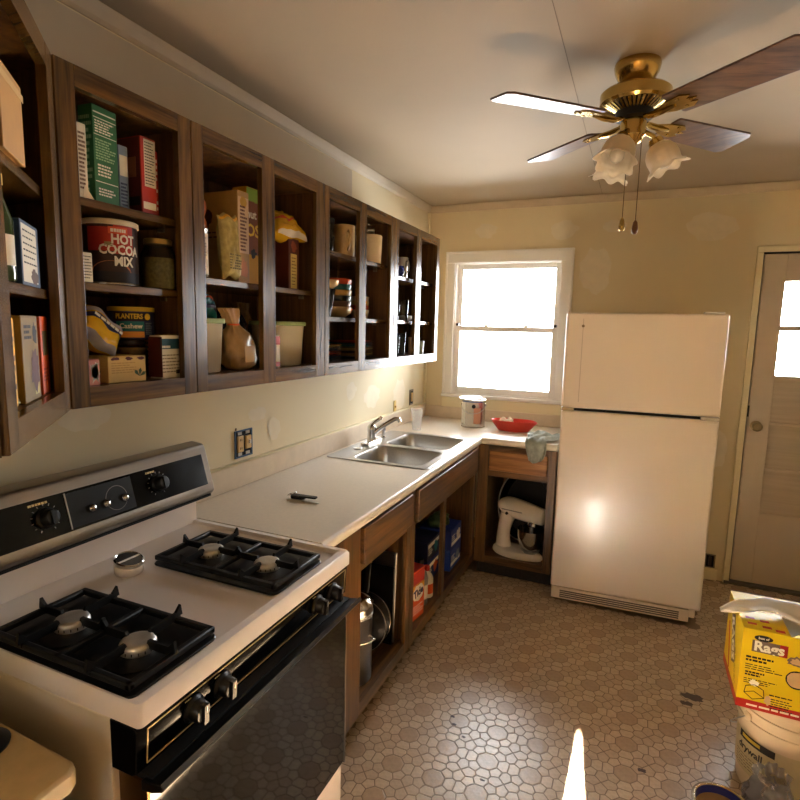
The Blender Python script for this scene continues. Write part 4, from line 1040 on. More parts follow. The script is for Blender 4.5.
# --- wide cabinet, floor
def tub(label, x, y, w, d, h, fill, fm, lid, r=.03):
    t = thing('storage_tub', label, 'container', (x, y, S3 + .0006))
    b = MB(); rings = []
    for k, z in ((.86, 0), (.90, .004), (.99, h * .97), (1.0, h)): rings.append([(a, c, z) for a, c in rr(-d / 2 * k, d / 2 * k, -w / 2 * k, w / 2 * k, r)])
    n = len(rings[0]); fs = [tuple(range(n))]
    for k in range(3): fs += [(k * n + i, k * n + (i + 1) % n, (k + 1) * n + (i + 1) % n, (k + 1) * n + i) for i in range(n)]
    b.add([p for r_ in rings for p in r_], fs).build('tub_body', M_tub, t, smooth=40)
    MB().prism(rr(-d / 2 * .85, d / 2 * .85, -w / 2 * .85, w / 2 * .85, r), .003, h * fill).build('contents', fm, t, bevel=.004)
    l = MB().prism(rr(-d / 2 - .006, d / 2 + .006, -w / 2 - .006, w / 2 + .006, r + .004), h - .006, h + .010).build('lid', lid, t, bevel=.003)
    return t
M_lidg = mat('sage_lid', (150, 170, 120), .45)
tub('frosted storage tub with sage lid and rice behind the left stile', .205, -.060, .135, .135, .160, .25, M_rice, M_lidg)
tub('frosted storage tub of sugar with sage lid at the cabinet right', .205, .372, .180, .170, .158, .30, M_sugar, M_lidg, .05)
pillow('teal printed bag lying on the rice tub', Matrix.Translation((0, 0, .044)) @ frame((0, 0, 0), (.1, .85, -.35), (-.6, .3, .7)), .115, .075, .055, mat('teal_poly', (22, 120, 122), .3, var=.2, vscale=(20, 20, 20)), 5, (.205, -.035, S3 + .172),
       ((.60, .76, ORNG, 'orange_stripe'), (.1, .3, NAVY, 'dark_stripe')), wr=1.0)
t, o = bag('clear bag of tan flour tied at the neck', .250, .090, S3, .135, .085, .205, mat('flour_bag', (176, 140, 92), .28, var=.3, vscale=(25, 25, 25)), 3, pinch=.74, neck=.28, flare=.5, wr=.26, lean=(0, -.25))
panel(frame((.046, .0, .055), (0, 1, 0), (-.05, 0, 1)), .05, .055, P('label_tan', (200, 168, 120)), t, name='paper_label')
MB().tube([(.016 * math.cos(a), (.022 * math.sin(a) - .027), .152) for a in [2 * math.pi * k / 14 for k in range(14)]], .003, 6, closed=True).build('tie', ORNG, t)
t, o = bag('dark blue-black bag behind the tied flour bag', .125, .185, S3, .15, .10, .205, mat('dark_poly', (26, 26, 40), .25), 8, pinch=.9, neck=.6, flare=.6, wr=.2)
t, o = bag('loose clear bag of crackers at the back of the wide cabinet', .065, .325, S3, .12, .09, .235, mat('tan_poly', (124, 96, 62), .25, var=.4, vscale=(30, 30, 30)), 15, pinch=.85, neck=.5, flare=.6, wr=.2)
t, f, s_ = carton('narrow red and white packet beside the sugar tub', .306, .222, .246, S3, .118, .03, M_paper)
panel(f, .0235, .03, RED, t, cy=.04); panel(f, .0235, .016, RED, t, cy=-.045); panel(s_, .029, .03, RED, t, cy=.04)

# ------------------------------------------------------------------ crockery
def crock(name, rgb, rough=.25): return mat('glaze_' + name, rgb, rough, coat=.3)
def bowl_(label, x, y, z, r, h, m, group, cat='bowl', name='bowl'):
    t = MB().lathe([(.001, .003), (r * .5, .003), (r * .52, 0), (r * .56, .0), (r * .66, .006), (r * .94, h * .45), (r, h - .002), (r * .99, h), (r * .965, h - .002), (r * .90, h * .45), (r * .58, .012), (.001, .010)], 32, cap=False).build(name, m, smooth=60)
    t.location = (x, y, z); return tag(t, label, cat, group)
def plate_(label, x, y, z, r, m, group, name='plate'):
    t = MB().lathe([(.001, .002), (r * .6, .002), (r * .62, 0), (r * .66, 0), (r * .72, .004), (r * .98, .0135), (r, .015), (r * .985, .0162), (r * .72, .0075), (r * .6, .005), (.001, .005)], 40, cap=False).build(name, m, smooth=60)
    t.location = (x, y, z); return tag(t, label, 'plate', group)
def mug_(label, x, y, z, r, h, m, ang, group, handle=True, name='mug', taper=.9, cat='mug'):
    t = thing(name, label, cat, (x, y, z + .0004), 0, group)
    MB().lathe([(.001, .004), (r * taper * .7, .004), (r * taper * .75, 0), (r * taper, .0), (r * (taper + 1) / 2, h * .5), (r, h - .002), (r - .0015, h), (r - .003, h - .002), (r * taper - .003, .008), (.001, .007)], 28, cap=False).build('cup_body', m, t, smooth=55)
    if handle:
        q = RZ(R(ang)); MB().tube([q @ Vector(p) for p in ((r * .92, 0, h * .78), (r * 1.3, 0, h * .82), (r * 1.55, 0, h * .6), (r * 1.45, 0, h * .35), (r * .94, 0, h * .2))], .005, 8).build('handle', m, t, smooth=60)
    return t
cR, cT, cG, cY, cB, cBr = crock('brick', (176, 66, 36)), crock('teal', (40, 96, 92)), crock('slate', (70, 84, 96)), crock('ochre', (190, 146, 70)), crock('black', (24, 26, 28)), crock('umber', (104, 66, 44))
cW, cC = crock('cream', (226, 206, 170)), crock('sand', (206, 172, 116))
SA, SB = 1.898, 1.626
mug_('dark glass tumbler at the bottom of the two stacked left', .215, .685, SA, .052, .072, thin_glass('smoke_glass', (.30, .34, .33), .08), 0, 'dark tumblers', False, 'tumbler', .85, 'glass')
mug_('dark glass tumbler stacked on another one', .215, .685, SA + .0735, .052, .072, thin_glass('smoke_glass', (.30, .34, .33), .08), 0, 'dark tumblers', False, 'tumbler', .85, 'glass')
mug_('tall sand coloured pitcher beside the dark tumblers', .235, .835, SA, .050, .140, cC, -40, None, True, 'pitcher', .95, 'pitcher')
mug_('tall cream canister on the top shelf of the bowl cabinet', .245, 1.065, SA, .066, .132, cW, 0, None, False, 'canister', .92, 'canister')
t = thing('tea_ball', 'round polished steel tin resting on the cream canister', 'tin', (.240, 1.065, SA + .1325))
MB().lathe([(.001, 0), (.022, .001), (.036, .014), (.038, .026), (.030, .042), (.010, .05), (.001, .051)], 24).build('steel_shell', M_chrome, t, smooth=60)
MB().lathe([(.008, .05), (.009, .056), (.001, .06)], 14).build('knob', M_chrome, t, smooth=60)
mug_('clear fluted glass vase on the middle shelf', .245, .655, SB, .045, .118, thin_glass('cut_glass', (.88, .9, .88), .12, .08), 0, None, False, 'vase', .55, 'vase')
bowl_('pale stoneware bowl resting on the fluted vase', .245, .655, SB + .120, .060, .036, cC, None)
bc = [cC, cBr, cB, cY, cT, cR]; bn = ['sand', 'umber', 'black', 'ochre', 'teal', 'brick red']
for k in range(6):
    bowl_(f'{bn[k]} stoneware bowl in the coloured stack' + (', lowest' if k == 0 else ', topmost' if k == 5 else ''), .175, .855, SB + .0006 + k * .0255, .082, .05, bc[k], 'stacked stoneware bowls')
for k in range(4):
    mug_(['lowest cup', 'second cup from below', 'third cup from below', 'top cup'][k] + ' of the small nested stack behind the middle stile', .205, 1.055, SB + k * .0215, .046, .045, [cW, cR, cC, cW][k], 0, 'nested cups', False, 'cup', .8, 'cup')
pc = [cG, cB, cR, cBr, cY, cC, cT]
pn = ['slate', 'black', 'brick red', 'umber', 'ochre', 'sand', 'teal']
posn = ['lowest', 'second', 'third', 'fourth', 'fifth', 'sixth', 'seventh']
for k, j in enumerate((0, 1, 2, 3, 0, 4)): plate_(f'{pn[j]} dinner plate, {posn[k]} in the left plate stack', .170, .672, S3 + .0006 + k * .0115, .130, pc[j], 'plates in the left stack')
for k, j in enumerate((0, 4, 1, 5, 6, 0, 2)): plate_(f'{pn[j]} dinner plate, {posn[k]} in the right plate stack', .170, .985, S3 + .0006 + k * .0125, .135, pc[j], 'plates in the right stack')
# cup cabinet nearest the window
SC, SD = 1.862, 1.628
M_mugw, M_mugb = crock('white', (226, 220, 208)), crock('cobalt', (44, 54, 120))
mug_('white mug at the front of the upper cup shelf', .25, 1.290, SC, .042, .098, M_mugw, -30, 'mugs')
mug_('cobalt blue mug on the upper cup shelf', .255, 1.395, SC, .036, .060, M_mugb, -30, 'mugs')
mug_('steel travel mug on the upper cup shelf', .245, 1.475, SC, .036, .115, M_steel, -20, 'mugs', name='travel_mug')
mug_('dark mug at the back of the upper cup shelf', .14, 1.45, SC, .04, .095, cB, -20, 'mugs')
mug_('small steel cup at the right end of the upper cup shelf', .15, 1.62, SC, .035, .07, M_steel, -20, 'mugs')
gl = thin_glass('tumbler_glass', (.86, .88, .88), .10, .04)
for k, (x, y, h_, r) in enumerate(((.235, 1.285, .075, .045), (.225, 1.395, .085, .05), (.25, 1.49, .115, .036))):
    mug_(['short clear glass at the left of the middle cup shelf', 'wide clear glass on the middle cup shelf', 'tall clear glass on the middle cup shelf'][k], x, y, SD, r, h_, gl, 0, 'clear glasses', False, 'drinking_glass', .8, 'glass')
bowl_('shallow white dish at the right of the middle cup shelf', .20, 1.62, SD + .0006, .062, .030, M_mugw, None)
for k, (x, y, m_, h_, l_) in enumerate(((.27, 1.285, cW, .105, 'pale tall tumbler at the left of the cup cabinet floor'), (.245, 1.385, thin_glass('smoke_glass', (.30, .34, .33), .08), .11, 'smoky tumbler on the cup cabinet floor'), (.245, 1.470, thin_glass('smoke_glass', (.30, .34, .33), .08), .125, 'tall smoky tumbler beside the middle stile'), (.268, 1.625, cW, .100, 'pale tumbler nearest the window on the cabinet floor'), (.265, 1.715, crock('grey_green', (128, 136, 120)), .080, 'grey-green tumbler at the window end of the cabinet floor'))):
    mug_(l_, x, y, S3, .036, h_, m_, 0, 'tumblers', False, 'tumbler', .82, 'glass')

# ------------------------------------------------------------------ corner cabinet contents
def dcarton(label, cx, cy, z0, w, d, h, m, rz=45):
    t = thing('carton', label, 'box', (cx, cy, z0 + .0006), R(rz))
    MB().box(-d / 2, d / 2, -w / 2, w / 2, 0, h - .0015).build('carton_body', m, t, bevel=.0015)
    MB().box(-d / 2 + .001, d / 2 - .001, -w / 2 + .001, w / 2 - .001, h - .0018, h).build('top_flap', m, t)
    return t, frame((d / 2, 0, h / 2), (0, 1, 0), (0, 0, 1)), frame((0, -w / 2, h / 2), (1, 0, 0), (0, 0, 1))
t, f, s_ = dcarton('plain kraft carton on the upper shelf of the corner cabinet', .475, -.805, 1.855, .13, .09, .135, KRAFT)
panel(s_, .004, .13, BROWN, t); panel(f, .15, .012, P('tape', (206, 166, 104)), t, cy=.05)
t, f, s_ = dcarton('blue-edged carton with a nutrition panel in the corner cabinet', .395, -.715, 1.648, .13, .05, .118, P('blue_edge', (44, 66, 96)))
panel(f, .105, .105, M_paper, t, cx=-.006); print_lines(f @ T(-.006, .012, .0005), .095, .07, 6, M_ink, t, fill=.25); blob(f @ T(.02, -.04, .0006), .05, .03, BROWN, t, 'printed_picture', 6)
t = thing('oil_bottle', 'slim green oil bottle at the front of the corner cabinet', 'bottle', (.512, -.812, 1.6486))
MB().lathe([(.001, 0), (.020, 0), (.0215, .004), (.0215, .10), (.010, .135), (.009, .165)], 24, cap=False).build('glass_body', mat('olive_glass', (52, 66, 32), .08, coat=.5), t, smooth=60)
MB().lathe([(.0105, .155), (.0105, .172), (.001, .174)], 16).build('cap', mat('cap_gold', (200, 170, 80), .4), t, smooth=50)
panel(face(.0215, 5, .05), .03, .05, M_paper, t, bend=.0215, t=.0005, name='paper_label')
t, f, s_ = dcarton('orange carton at the right of the corner cabinet floor', .335, -.665, S3, .062, .06, .160, ORNG)
panel(f, .04, .05, P('olive_pic', (96, 84, 44)), t, cx=.004, cy=.025); print_lines(f @ T(0, -.04, 0), .04, .03, 4, P('deep_orange', (160, 50, 20)), t)
t, f, s_ = dcarton('mustard patterned carton on the corner cabinet floor', .425, -.745, S3, .115, .05, .160, P('mustard', (132, 102, 36)))
blob(f @ T(.02, -.02, .0005), .06, .08, DKRED, t, 'printed_picture', 7); blob(f @ T(.03, .045, .0005), .03, .04, M_ink, t, 'printed_picture', 8); panel(f, .03, .03, P('pale_yellow', (198, 178, 104)), t, cx=.03, cy=-.055); print_lines(f @ T(-.02, .05, .0005), .05, .03, 3, M_ink, t)
t, f, s_ = dcarton('yellow card packet against the left stile of the corner cabinet', .500, -.815, S3, .05, .03, .155, YEL)
print_lines(f, .04, .1, 6, BROWN, t)
t, o = bag('flattened foil packet lying on the corner cabinet floor', .455, -.805, S3, .09, .05, .018, mat('foil', (150, 140, 96), .3, .6), 21, pinch=.9, neck=.8, flare=.8)
t = thing('salt_shaker', 'white rounded shaker at the left edge of the corner cabinet', 'shaker', (.545, -.845, 1.6486))
MB().lathe([(.001, 0), (.018, 0), (.020, .01), (.018, .14), (.016, .165), (.010, .18), (.001, .185)], 20).build('shaker_body', M_white, t, smooth=60)
MB().lathe([(.0165, .16), (.0168, .168), (.001, .17)], 20).build('gold_ring', M_brass, t, smooth=60)
# ------------------------------------------------------------------ on the range and counters
t = thing('kitchen_timer', 'round white canister with chrome-rimmed disc lid on the stove top', 'timer', (.262, -.388, .9068))
MB().lathe([(.001, 0), (.034, 0), (.036, .003), (.037, .026), (.035, .030)], 32, cap=False).build('base', M_stove, t, smooth=50)
m_ = T(0, 0, .030) @ RY(R(14))
MB(m_).lathe([(.036, -.004), (.039, .002), (.039, .008), (.035, .011), (.033, .009)], 32, cap=False).build('chrome_rim', M_chrome, t, smooth=50)
d_ = MB(m_).lathe([(.034, .004), (.034, .0085), (.001, .009)], 32).build('disc', mat('disc_grey', (150, 146, 140), .25, .7), t, smooth=50)
MB(m_).box(-.003, .003, -.033, .033, .0088, .0098).build('divider', M_white, d_)
MB(m_).add([(.030 * math.cos(R(a)), .030 * math.sin(R(a)), .0094) for a in range(95, 266, 10)], [tuple(range(18))]).build('dark_half', mat('disc_dark', (70, 68, 66), .3, .5), d_)

t = thing('key_fob', 'black car key fob with a silver key on the counter', 'keys', (.325, .345, .9142), R(6))
t.scale = (1.35, 1.35, 1.1)
MB().prism(rr(-.028, .018, -.014, .014, .011), .001, .013).build('fob', M_black, t, bevel=.004)
MB().prism(rr(.0, .055, -.013, .006, .006), .009, .015).build('key_head', M_black, t, bevel=.002)
MB().prism([(.016, -.024), (.066, -.026), (.070, -.022), (.066, -.018), (.052, -.0175), (.048, -.0195), (.042, -.017), (.036, -.019), (.016, -.014)], .0006, .0028).build('key_blade', mat('key_silver', (226, 220, 206), .3, .6), t)
MB().tube([(-.030 + .013 * math.cos(R(a)), .006 + .013 * math.sin(R(a)), .012 + .006 * math.cos(R(a))) for a in range(0, 360, 20)], .0012, 6, closed=True).build('split_ring', M_chrome, t)

t = thing('paint_can', 'shiny steel paint can with a lid resting askew by the window', 'paint can', (.475, 2.262, .9142))
MB().lathe([(.080, 0), (.083, .002), (.083, .006), (.081, .008), (.081, .184), (.0835, .187), (.0835, .192), (.080, .194), (.070, .193), (.068, .184), (.001, .18)], 40).build('can_body', M_can, t, smooth=40)
panel(face(.081, -140, .10), .06, .15, M_inkw, t, bend=.081, t=.0005, name='white_label'); panel(face(.081, -55, .085), .05, .11, P('flesh', (206, 150, 120)), t, bend=.081, t=.0006, name='colour_swatch')
panel(face(.0815, -80, .184), .16, .012, P('can_blue', (60, 84, 130)), t, bend=.0815, t=.0008, name='blue_band')
MB().lathe([(.013, 0), (.013, .001), (.001, .0012)], 16, face(.0815, -74, .150)).build('round_emblem', M_ink, t)
MB().lathe([(.001, .0), (.068, .0), (.074, .003), (.076, .007), (.072, .005), (.001, .003)], 36, T(-.022, -.008, .198) @ RX(R(3)) @ RY(R(-2))).build('loose_lid', M_can, t, smooth=40)
for s_ in (-1, 1): MB().lathe([(.010, 0), (.010, .003), (.005, .006), (.001, .006)], 12, face(.081, -80 + s_ * 88, .155)).build('bail_ear', M_can, t, smooth=40)
MB().tube([(.084 * math.cos(R(-80 + a)), .084 * math.sin(R(-80 + a)) , .155 - .055 * math.cos(R(a * 90 / 88)) ) for a in range(-88, 89, 11)], .0018, 6).build('bail_wire', M_steel, t)

t = thing('red_basket', 'shallow red plastic boat tray holding crumpled tissue', 'tray', (.765, 2.235, .9142), R(4))
M_redp = mat('red_plastic', (204, 58, 44), .3, var=.08, vscale=(30, 30, 30))
def tray(u, v):
    a = 2 * math.pi * u; k = [(.60, 0), (.66, .001), (.85, .036), (1.0, .070), (1.03, .073), (1.0, .071), (.84, .038), (.64, .006)]
    q = v * 7; i = min(int(q), 6); f_ = q - i; r = k[i][0] * (1 - f_) + k[i + 1][0] * f_; z = k[i][1] * (1 - f_) + k[i + 1][1] * f_
    e = 1 + .02 * math.cos(24 * a) * v
    return (.152 * r * math.copysign(abs(math.cos(a)) ** .8, math.cos(a)) * e, .075 * r * math.sin(a) * e, z - .010 * max(0, math.cos(a)) ** 6 * (r > .9))
b = MB().grid(tray, 60, 22, closed_u=True); b.f.append(tuple(range(60))); n0 = len(b.v) - 60; b.f.append(tuple(range(n0, n0 + 60)))
b.build('tray_shell', M_redp, t, smooth=60)
b = MB(); b.grid(lambda u, v: ((u - .5) * .09 - .05, (v - .5) * .05, .070 + .022 * noise.noise(Vector((u * 3, v * 3, 1))) + .02 * math.sin(u * 7) * math.sin(v * 5)), 14, 10).build('tissue', M_paper, t, smooth=80, solid=.0012)

t = thing('dish_towel', 'grey-green dish towel hanging off the counter by the refrigerator', 'towel', (.975, 1.905, .914))
M_towel = mat('terry_green', (150, 152, 140), .95, var=.25, vscale=(40, 40, 40), bump=.6, bscale=180)
def towel(u, v):
    # v from the back of the counter over the nosing and down the front; lies within x -0.1..0.1
    L_ = v * .325
    w = (.045 + .060 * (1 - v)) * (1 + .1 * math.sin(v * 9)); x = (u - .5) * 2 * w + .02 * (1 - v) + .008 * math.sin(v * 8)
    wr = .006 * (1 + math.sin(u * 15 + v * 6 + 2 * noise.noise(Vector((u * 2, v * 3, 5))))) + .012 * (1 + noise.noise(Vector((u * 4, v * 5, 2.2))))
    if L_ < .19: return (x, .19 - L_ - .003, .004 + wr + .01 * math.sin(u * 3.1) * (1 - v))
    d = L_ - .19
    if d < .03: a = d / .03 * math.pi / 2; return (x, -.003 - (.016 + wr * .6) * math.sin(a) , .004 + wr * (1 - .5 * math.sin(a)) - .012 * (1 - math.cos(a)))
    return (x * (1 - .9 * (d - .03)), -.019 - wr * .8, -.008 + wr * .5 - (d - .03) * 1.0 * (1 + .15 * math.sin(u * 4)))
MB().grid(towel, 40, 44).build('cloth', M_towel, t, smooth=80, solid=.004)
b = MB(); b.grid(lambda u, v: (-.05 + .13 * u + .01 * math.sin(v * 6), .10 + .10 * v, .012 + .020 * math.sin(math.pi * u) * math.sin(math.pi * v) + .012 * (1 + noise.noise(Vector((u * 5, v * 4, 7))))), 22, 16).build('cloth_fold', M_towel, t, smooth=80, solid=.005)

M_cup = film('cup_plastic', (235, 235, 235), .22)
for k, (x, y, lab) in enumerate(((.180, 1.935, 'clear plastic cup nearer the sink'), (.150, 2.010, 'clear plastic cup behind the other one by the splashback'))):
    c_ = MB().lathe([(.001, .003), (.028, .003), (.029, 0), (.030, .001), (.036, .10), (.041, .132), (.0425, .134), (.0405, .134), (.035, .10), (.028, .005)], 28, cap=False).build('plastic_cup', M_cup, smooth=50)
    c_.location = (x, y, .9144); tag(c_, lab, 'cup', 'plastic cups')

t = thing('pot_lid', 'small black lid on the tan worktop at the picture edge', 'lid', (.515, -.905, .8606))
MB().lathe([(.001, .0), (.045, .0), (.046, .004), (.030, .012), (.001, .016)], 28).build('lid_disc', M_black, t, smooth=40)
MB().lathe([(.006, .014), (.006, .022), (.014, .028), (.012, .034), (.001, .036)], 16).build('knob', M_black, t, smooth=40)

# ------------------------------------------------------------------ base cabinet contents
BZ = .1506
M_pan = mat('dark_pan', (24, 22, 22), .3, .6)
PS = Matrix.Diagonal((1, 1, 1.22, 1))
t = thing('stock_pot', 'tall stainless pasta pot with glass lid beside the stove', 'pot', (.500, .455, BZ))
MB(PS).lathe([(.001, .004), (.080, .004), (.082, 0), (.085, .003), (.085, .225), (.088, .228), (.086, .230), (.082, .226), (.082, .01), (.001, .008)], 40, cap=False).build('pot_body', M_steel, t, smooth=40)
MB(PS).lathe([(.089, .232), (.089, .236), (.086, .238), (.082, .236)], 40, cap=False).lathe([(.0865, .236), (.0865, .262), (.0835, .262), (.0835, .236)], 40, cap=False).build('insert_rim', M_steel, t, smooth=40)
MB(PS).lathe([(.088, .2625), (.090, .266), (.075, .280), (.040, .292), (.001, .296)], 40, cap=False).build('lid', M_chrome, t, smooth=40)
MB(PS).tube([(.02, 0, .292), (.02, 0, .315), (0, 0, .325), (-.02, 0, .315), (-.02, 0, .292)], .005, 8).build('lid_handle', M_black, t, smooth=60)
for s_ in (-1, 1):
    MB(PS @ RZ(R(62))).tube([(-.035, s_ * .084, .165), (-.035, s_ * .115, .168), (0, s_ * .122, .168), (.035, s_ * .115, .168), (.035, s_ * .084, .165)], .0045, 8).build('side_handle', M_chrome, t, smooth=60)
def standing_disc(label, x, y, r, m, cat, name, lean=14, rz=10, dome=.03, knob=True):
    t = thing(name, label, cat, (x, y, BZ))
    q = RZ(R(rz)) @ RX(R(90 - lean)); q = T(0, 0, r * math.cos(R(lean)) + .009) @ q
    MB(q).lathe([(.001, dome), (r * .5, dome * .85), (r * .85, dome * .35), (r * .96, .004), (r, .002), (r, -.001), (r * .95, 0), (r * .84, dome * .35 - .003), (.001, dome - .002)], 40, cap=False).build('disc', m, t, smooth=50)
    MB(q).tube([((r + .001) * math.cos(R(a_)), (r + .001) * math.sin(R(a_)), 0) for a_ in range(0, 360, 9)], .0035, 6, closed=True).build('steel_rim', M_chrome, t, smooth=60)
    if knob: MB(q).lathe([(.006, dome - .001), (.006, dome + .012), (.015, dome + .02), (.012, dome + .028), (.001, dome + .03)], 16).build('knob', M_black, t, smooth=50)
    else: MB(q).box(-.012, .012, r * .96, r + .14, .0, .012).build('handle', M_black, t, bevel=.004)
    return t
standing_disc('round steel lid standing on edge behind the tall pot', .455, .630, .112, M_pan, 'lid', 'pan_lid')
standing_disc('dark skillet standing on edge between lid and baking sheets', .450, .672, .122, M_pan, 'pan', 'skillet', 12, 6, .04, False)
for k, (y, h_, m, lab) in enumerate(((.728, .36, M_pan, 'dark baking sheet leaning against the cabinet side'), (.750, .42, M_steel, 'bright metal baking sheet outermost against the cabinet side'))):
    t = thing('baking_sheet', lab, 'baking sheet', (.36, y, BZ), 0, 'baking sheets')
    q = RX(R(-3))
    MB(q).box(-.20, .20, 0, .0015, .004, h_).build('sheet', m, t)
    MB(q).tube([(-.2, -.003, .004), (.2, -.003, .004), (.2, -.003, h_), (-.2, -.003, h_)], .005, 8, closed=True).build('rolled_rim', m, t, smooth=60)
t = thing('sauce_pan', 'black saucepan at the back of the pot cabinet', 'pan', (.22, .42, BZ))
MB().lathe([(.001, .003), (.10, .003), (.105, .008), (.11, .14), (.113, .142), (.108, .142), (.10, .012), (.001, .01)], 36, cap=False).build('pan_body', M_pan, t, smooth=40)
MB().tube([(.02, -.10, .125), (.04, -.20, .16), (.05, -.26, .18)], [.009, .011, .009], 8).build('handle', M_black, t, smooth=60)

# cleaning supplies under the sink
t = thing('detergent_box', 'orange and red detergent box under the sink', 'box', (.535, 1.000, BZ), R(-8))
MB().box(-.05, .05, -.062, .062, 0, .254).build('carton_body', ORNG, t, bevel=.002)
MB().box(-.049, .049, -.061, .061, .2545, .2560).build('top_flap', RED, t)
f_ = frame((.05, 0, .127), (0, 1, 0), (0, 0, 1)); s_ = frame((0, -.062, .127), (1, 0, 0), (0, 0, 1))
for ff, w_ in ((f_, .12), (s_, .096)):
    panel(ff, w_, .07, RED, t, cy=.085, name='red_field'); panel(ff, w_, .035, YEL, t, cy=.04, name='yellow_field'); blob(ff @ T(0, .01, .0006), w_ * .92, .085, M_inkw, t, 'burst', 3, rag=.1)
    text('Tide', w_ * .46, NAVY, t, ff @ T(0, .010, .0014) @ RZ(R(8)), bold=.0022, sx=.9)
    print_lines(ff @ T(0, -.075, .0004), w_ * .8, .05, 4, M_inkw, t, fill=.4)
def bottle(label, x, y, r, h, m, capm, name='bottle', spray=False, lab=None):
    t = thing(name, label, 'bottle', (x, y, BZ))
    MB().lathe([(.001, 0), (r * .95, 0), (r, .004), (r, h * .58), (r * .8, h * .70), (r * .36, h * .80), (r * .34, h * .86)], 24, cap=False).build('bottle_body', m, t, smooth=60)
    if spray: MB().lathe([(r * .42, h * .84), (r * .42, h * .90), (.008, h * .92), (.008, h * .95)], 14).box(-.02, .05, -.011, .011, h * .94, h).box(.025, .032, -.004, .004, h * .86, h * .94).build('spray_head', capm, t, bevel=.002)
    else: MB().lathe([(r * .42, h * .85), (r * .42, h - .003), (r * .36, h), (.001, h)], 18).build('cap', capm, t, smooth=40)
    if lab: panel(face(r, -45, h * .30), r * 1.8, h * .32, lab, t, bend=r, t=.0005, name='paper_label')
    return t
bottle('clear spray bottle behind the detergent box', .42, 1.005, .040, .36, mat('pale_plastic', (170, 176, 170), .3), M_white, spray=True, name='spray_bottle', lab=M_paper)
bottle('grey bottle with dark cap right of the detergent box', .535, 1.145, .042, .24, mat('grey_plastic', (130, 128, 122), .4), M_black, lab=M_paper)
bottle('black bottle at the middle of the sink cabinet', .400, 1.180, .045, .30, mat('black_bottle', (22, 22, 26), .3), M_black, lab=mat('dim_label', (110, 90, 70), .6))
bottle('red capped white bottle beside the centre stile', .540, 1.232, .036, .17, M_paper, mat('red_cap', (190, 40, 30), .4), lab=ORNG)
bottle('brown bottle at the back of the sink cabinet', .250, 1.05, .045, .30, mat('brown_bottle', (60, 36, 20), .25), M_black)
for k, (y0, y1, z0, h_, m, lab) in enumerate(((1.34, 1.545, .0, .13, P('deep_blue', (22, 40, 110)), 'deep blue box at the bottom left of the blue stack'), (1.56, 1.77, .0, .13, P('mid_blue', (34, 66, 150)), 'brighter blue box at the bottom right of the blue stack'), (1.34, 1.545, .1315, .11, P('ink_blue', (28, 30, 70)), 'dark blue box on the left of the blue stack'), (1.56, 1.77, .1315, .12, P('royal_blue', (30, 52, 132)), 'royal blue box with white print on top of the blue stack'))):
    t, f_, s_ = carton(lab, .565 if k % 2 else .50, y0, y1, BZ + z0, h_, .2, m, 0, group='blue boxes under the sink')
    panel(f_, .18, .022, M_inkw, t, cy=-.03 if k % 2 else .03, name='white_band'); blob(f_ @ T(.04, 0, .0006), .07, .06, [ORNG, BLUE, TEAL, M_paper][k], t, 'printed_picture', k + 2); print_lines(f_ @ T(-.05, .0, .0006), .07, .05, 4, M_inkw, t, seed=k)
t, o = bag('green crumpled bag on top of the blue boxes', .46, 1.64, BZ + .254, .16, .12, .07, mat('green_poly', (70, 96, 60), .3, var=.3, vscale=(20, 20, 20)), 31, pinch=.9, neck=.5, flare=.5, wr=.25)
MB_pipe = MB().tube([(.33, 1.22, .74), (.33, 1.22, .55), (.31, 1.22, .50), (.25, 1.22, .48), (.20, 1.22, .50), (.18, 1.22, .55), (.10, 1.22, .57), (.02, 1.22, .57)], .019, 12).build('drain_pipe', M_white, smooth=60)
tag(MB_pipe, 'white drain trap under the sink bowl', 'pipe')

# ------------------------------------------------------------------ stand mixer in the far cabinet
mx = thing('stand_mixer', 'white stand mixer with steel bowl in the open cabinet', 'mixer', (.872, 2.04, .1358), R(-12))
mx.scale = (1.0, 1.0, 1.04)
M_mix = mat('mixer_white', (240, 230, 214), .25, coat=.4)
b = MB(); prof = []
def foot_fn(u, v):
    a = 2 * math.pi * u; c, s = math.cos(a), math.sin(a)
    k = [(1, 0), (1.02, .006), (1.0, .020), (.90, .034), (.0, .036)]; q = v * 4; i = min(int(q), 3); f_ = q - i
    r = k[i][0] * (1 - f_) + k[i + 1][0] * f_; z = k[i][1] * (1 - f_) + k[i + 1][1] * f_
    return ((.165 * c + .0) * r, (.088 - .022 * c) * math.copysign(abs(s) ** .85, s) * r, z + .012 * max(0, -c) ** 2 * (r > .3))
b.grid(foot_fn, 48, 17, closed_u=True); b.f.append(tuple(range(48))); b.build('base', M_mix, mx, smooth=60)
def col_fn(u, v):
    a = 2 * math.pi * u; c, s = math.cos(a), math.sin(a)
    w = .050 - .012 * math.sin(v * math.pi) ; d = .052 - .014 * math.sin(v * math.pi * .9) + .010 * v
    return (-.100 + .030 * v - .028 * math.sin(v * math.pi) * .6 + d * c, w * s, .026 + v * .235)
MB().grid(col_fn, 32, 14, closed_u=True).build('column', M_mix, mx, smooth=60)
def head_fn(u, v):
    a = 2 * math.pi * u; x = -.150 + v * .330
    r = .066 * (max(0.0, 1 - ((v - .42) / .60) ** 4)) ** .5 if v < .42 else .061 * (1 - .24 * ((v - .42) / .58) ** 1.5) * (1 if v < .93 else max(.0, 1 - ((v - .93) / .07) ** 2) ** .5)
    if v < .42: r = .061 * (1 - ((.42 - v) / .43) ** 3.2) ** .6
    return (x, r * math.cos(a) * .95, .302 + r * math.sin(a) * 1.05 - .006 * v)
b = MB(T(-.0, 0, 0) @ T(-.09, 0, .27) @ RY(R(5)) @ T(.09, 0, -.27)).grid(head_fn, 32, 34, closed_u=True); b.build('motor_head', M_mix, mx, smooth=60)
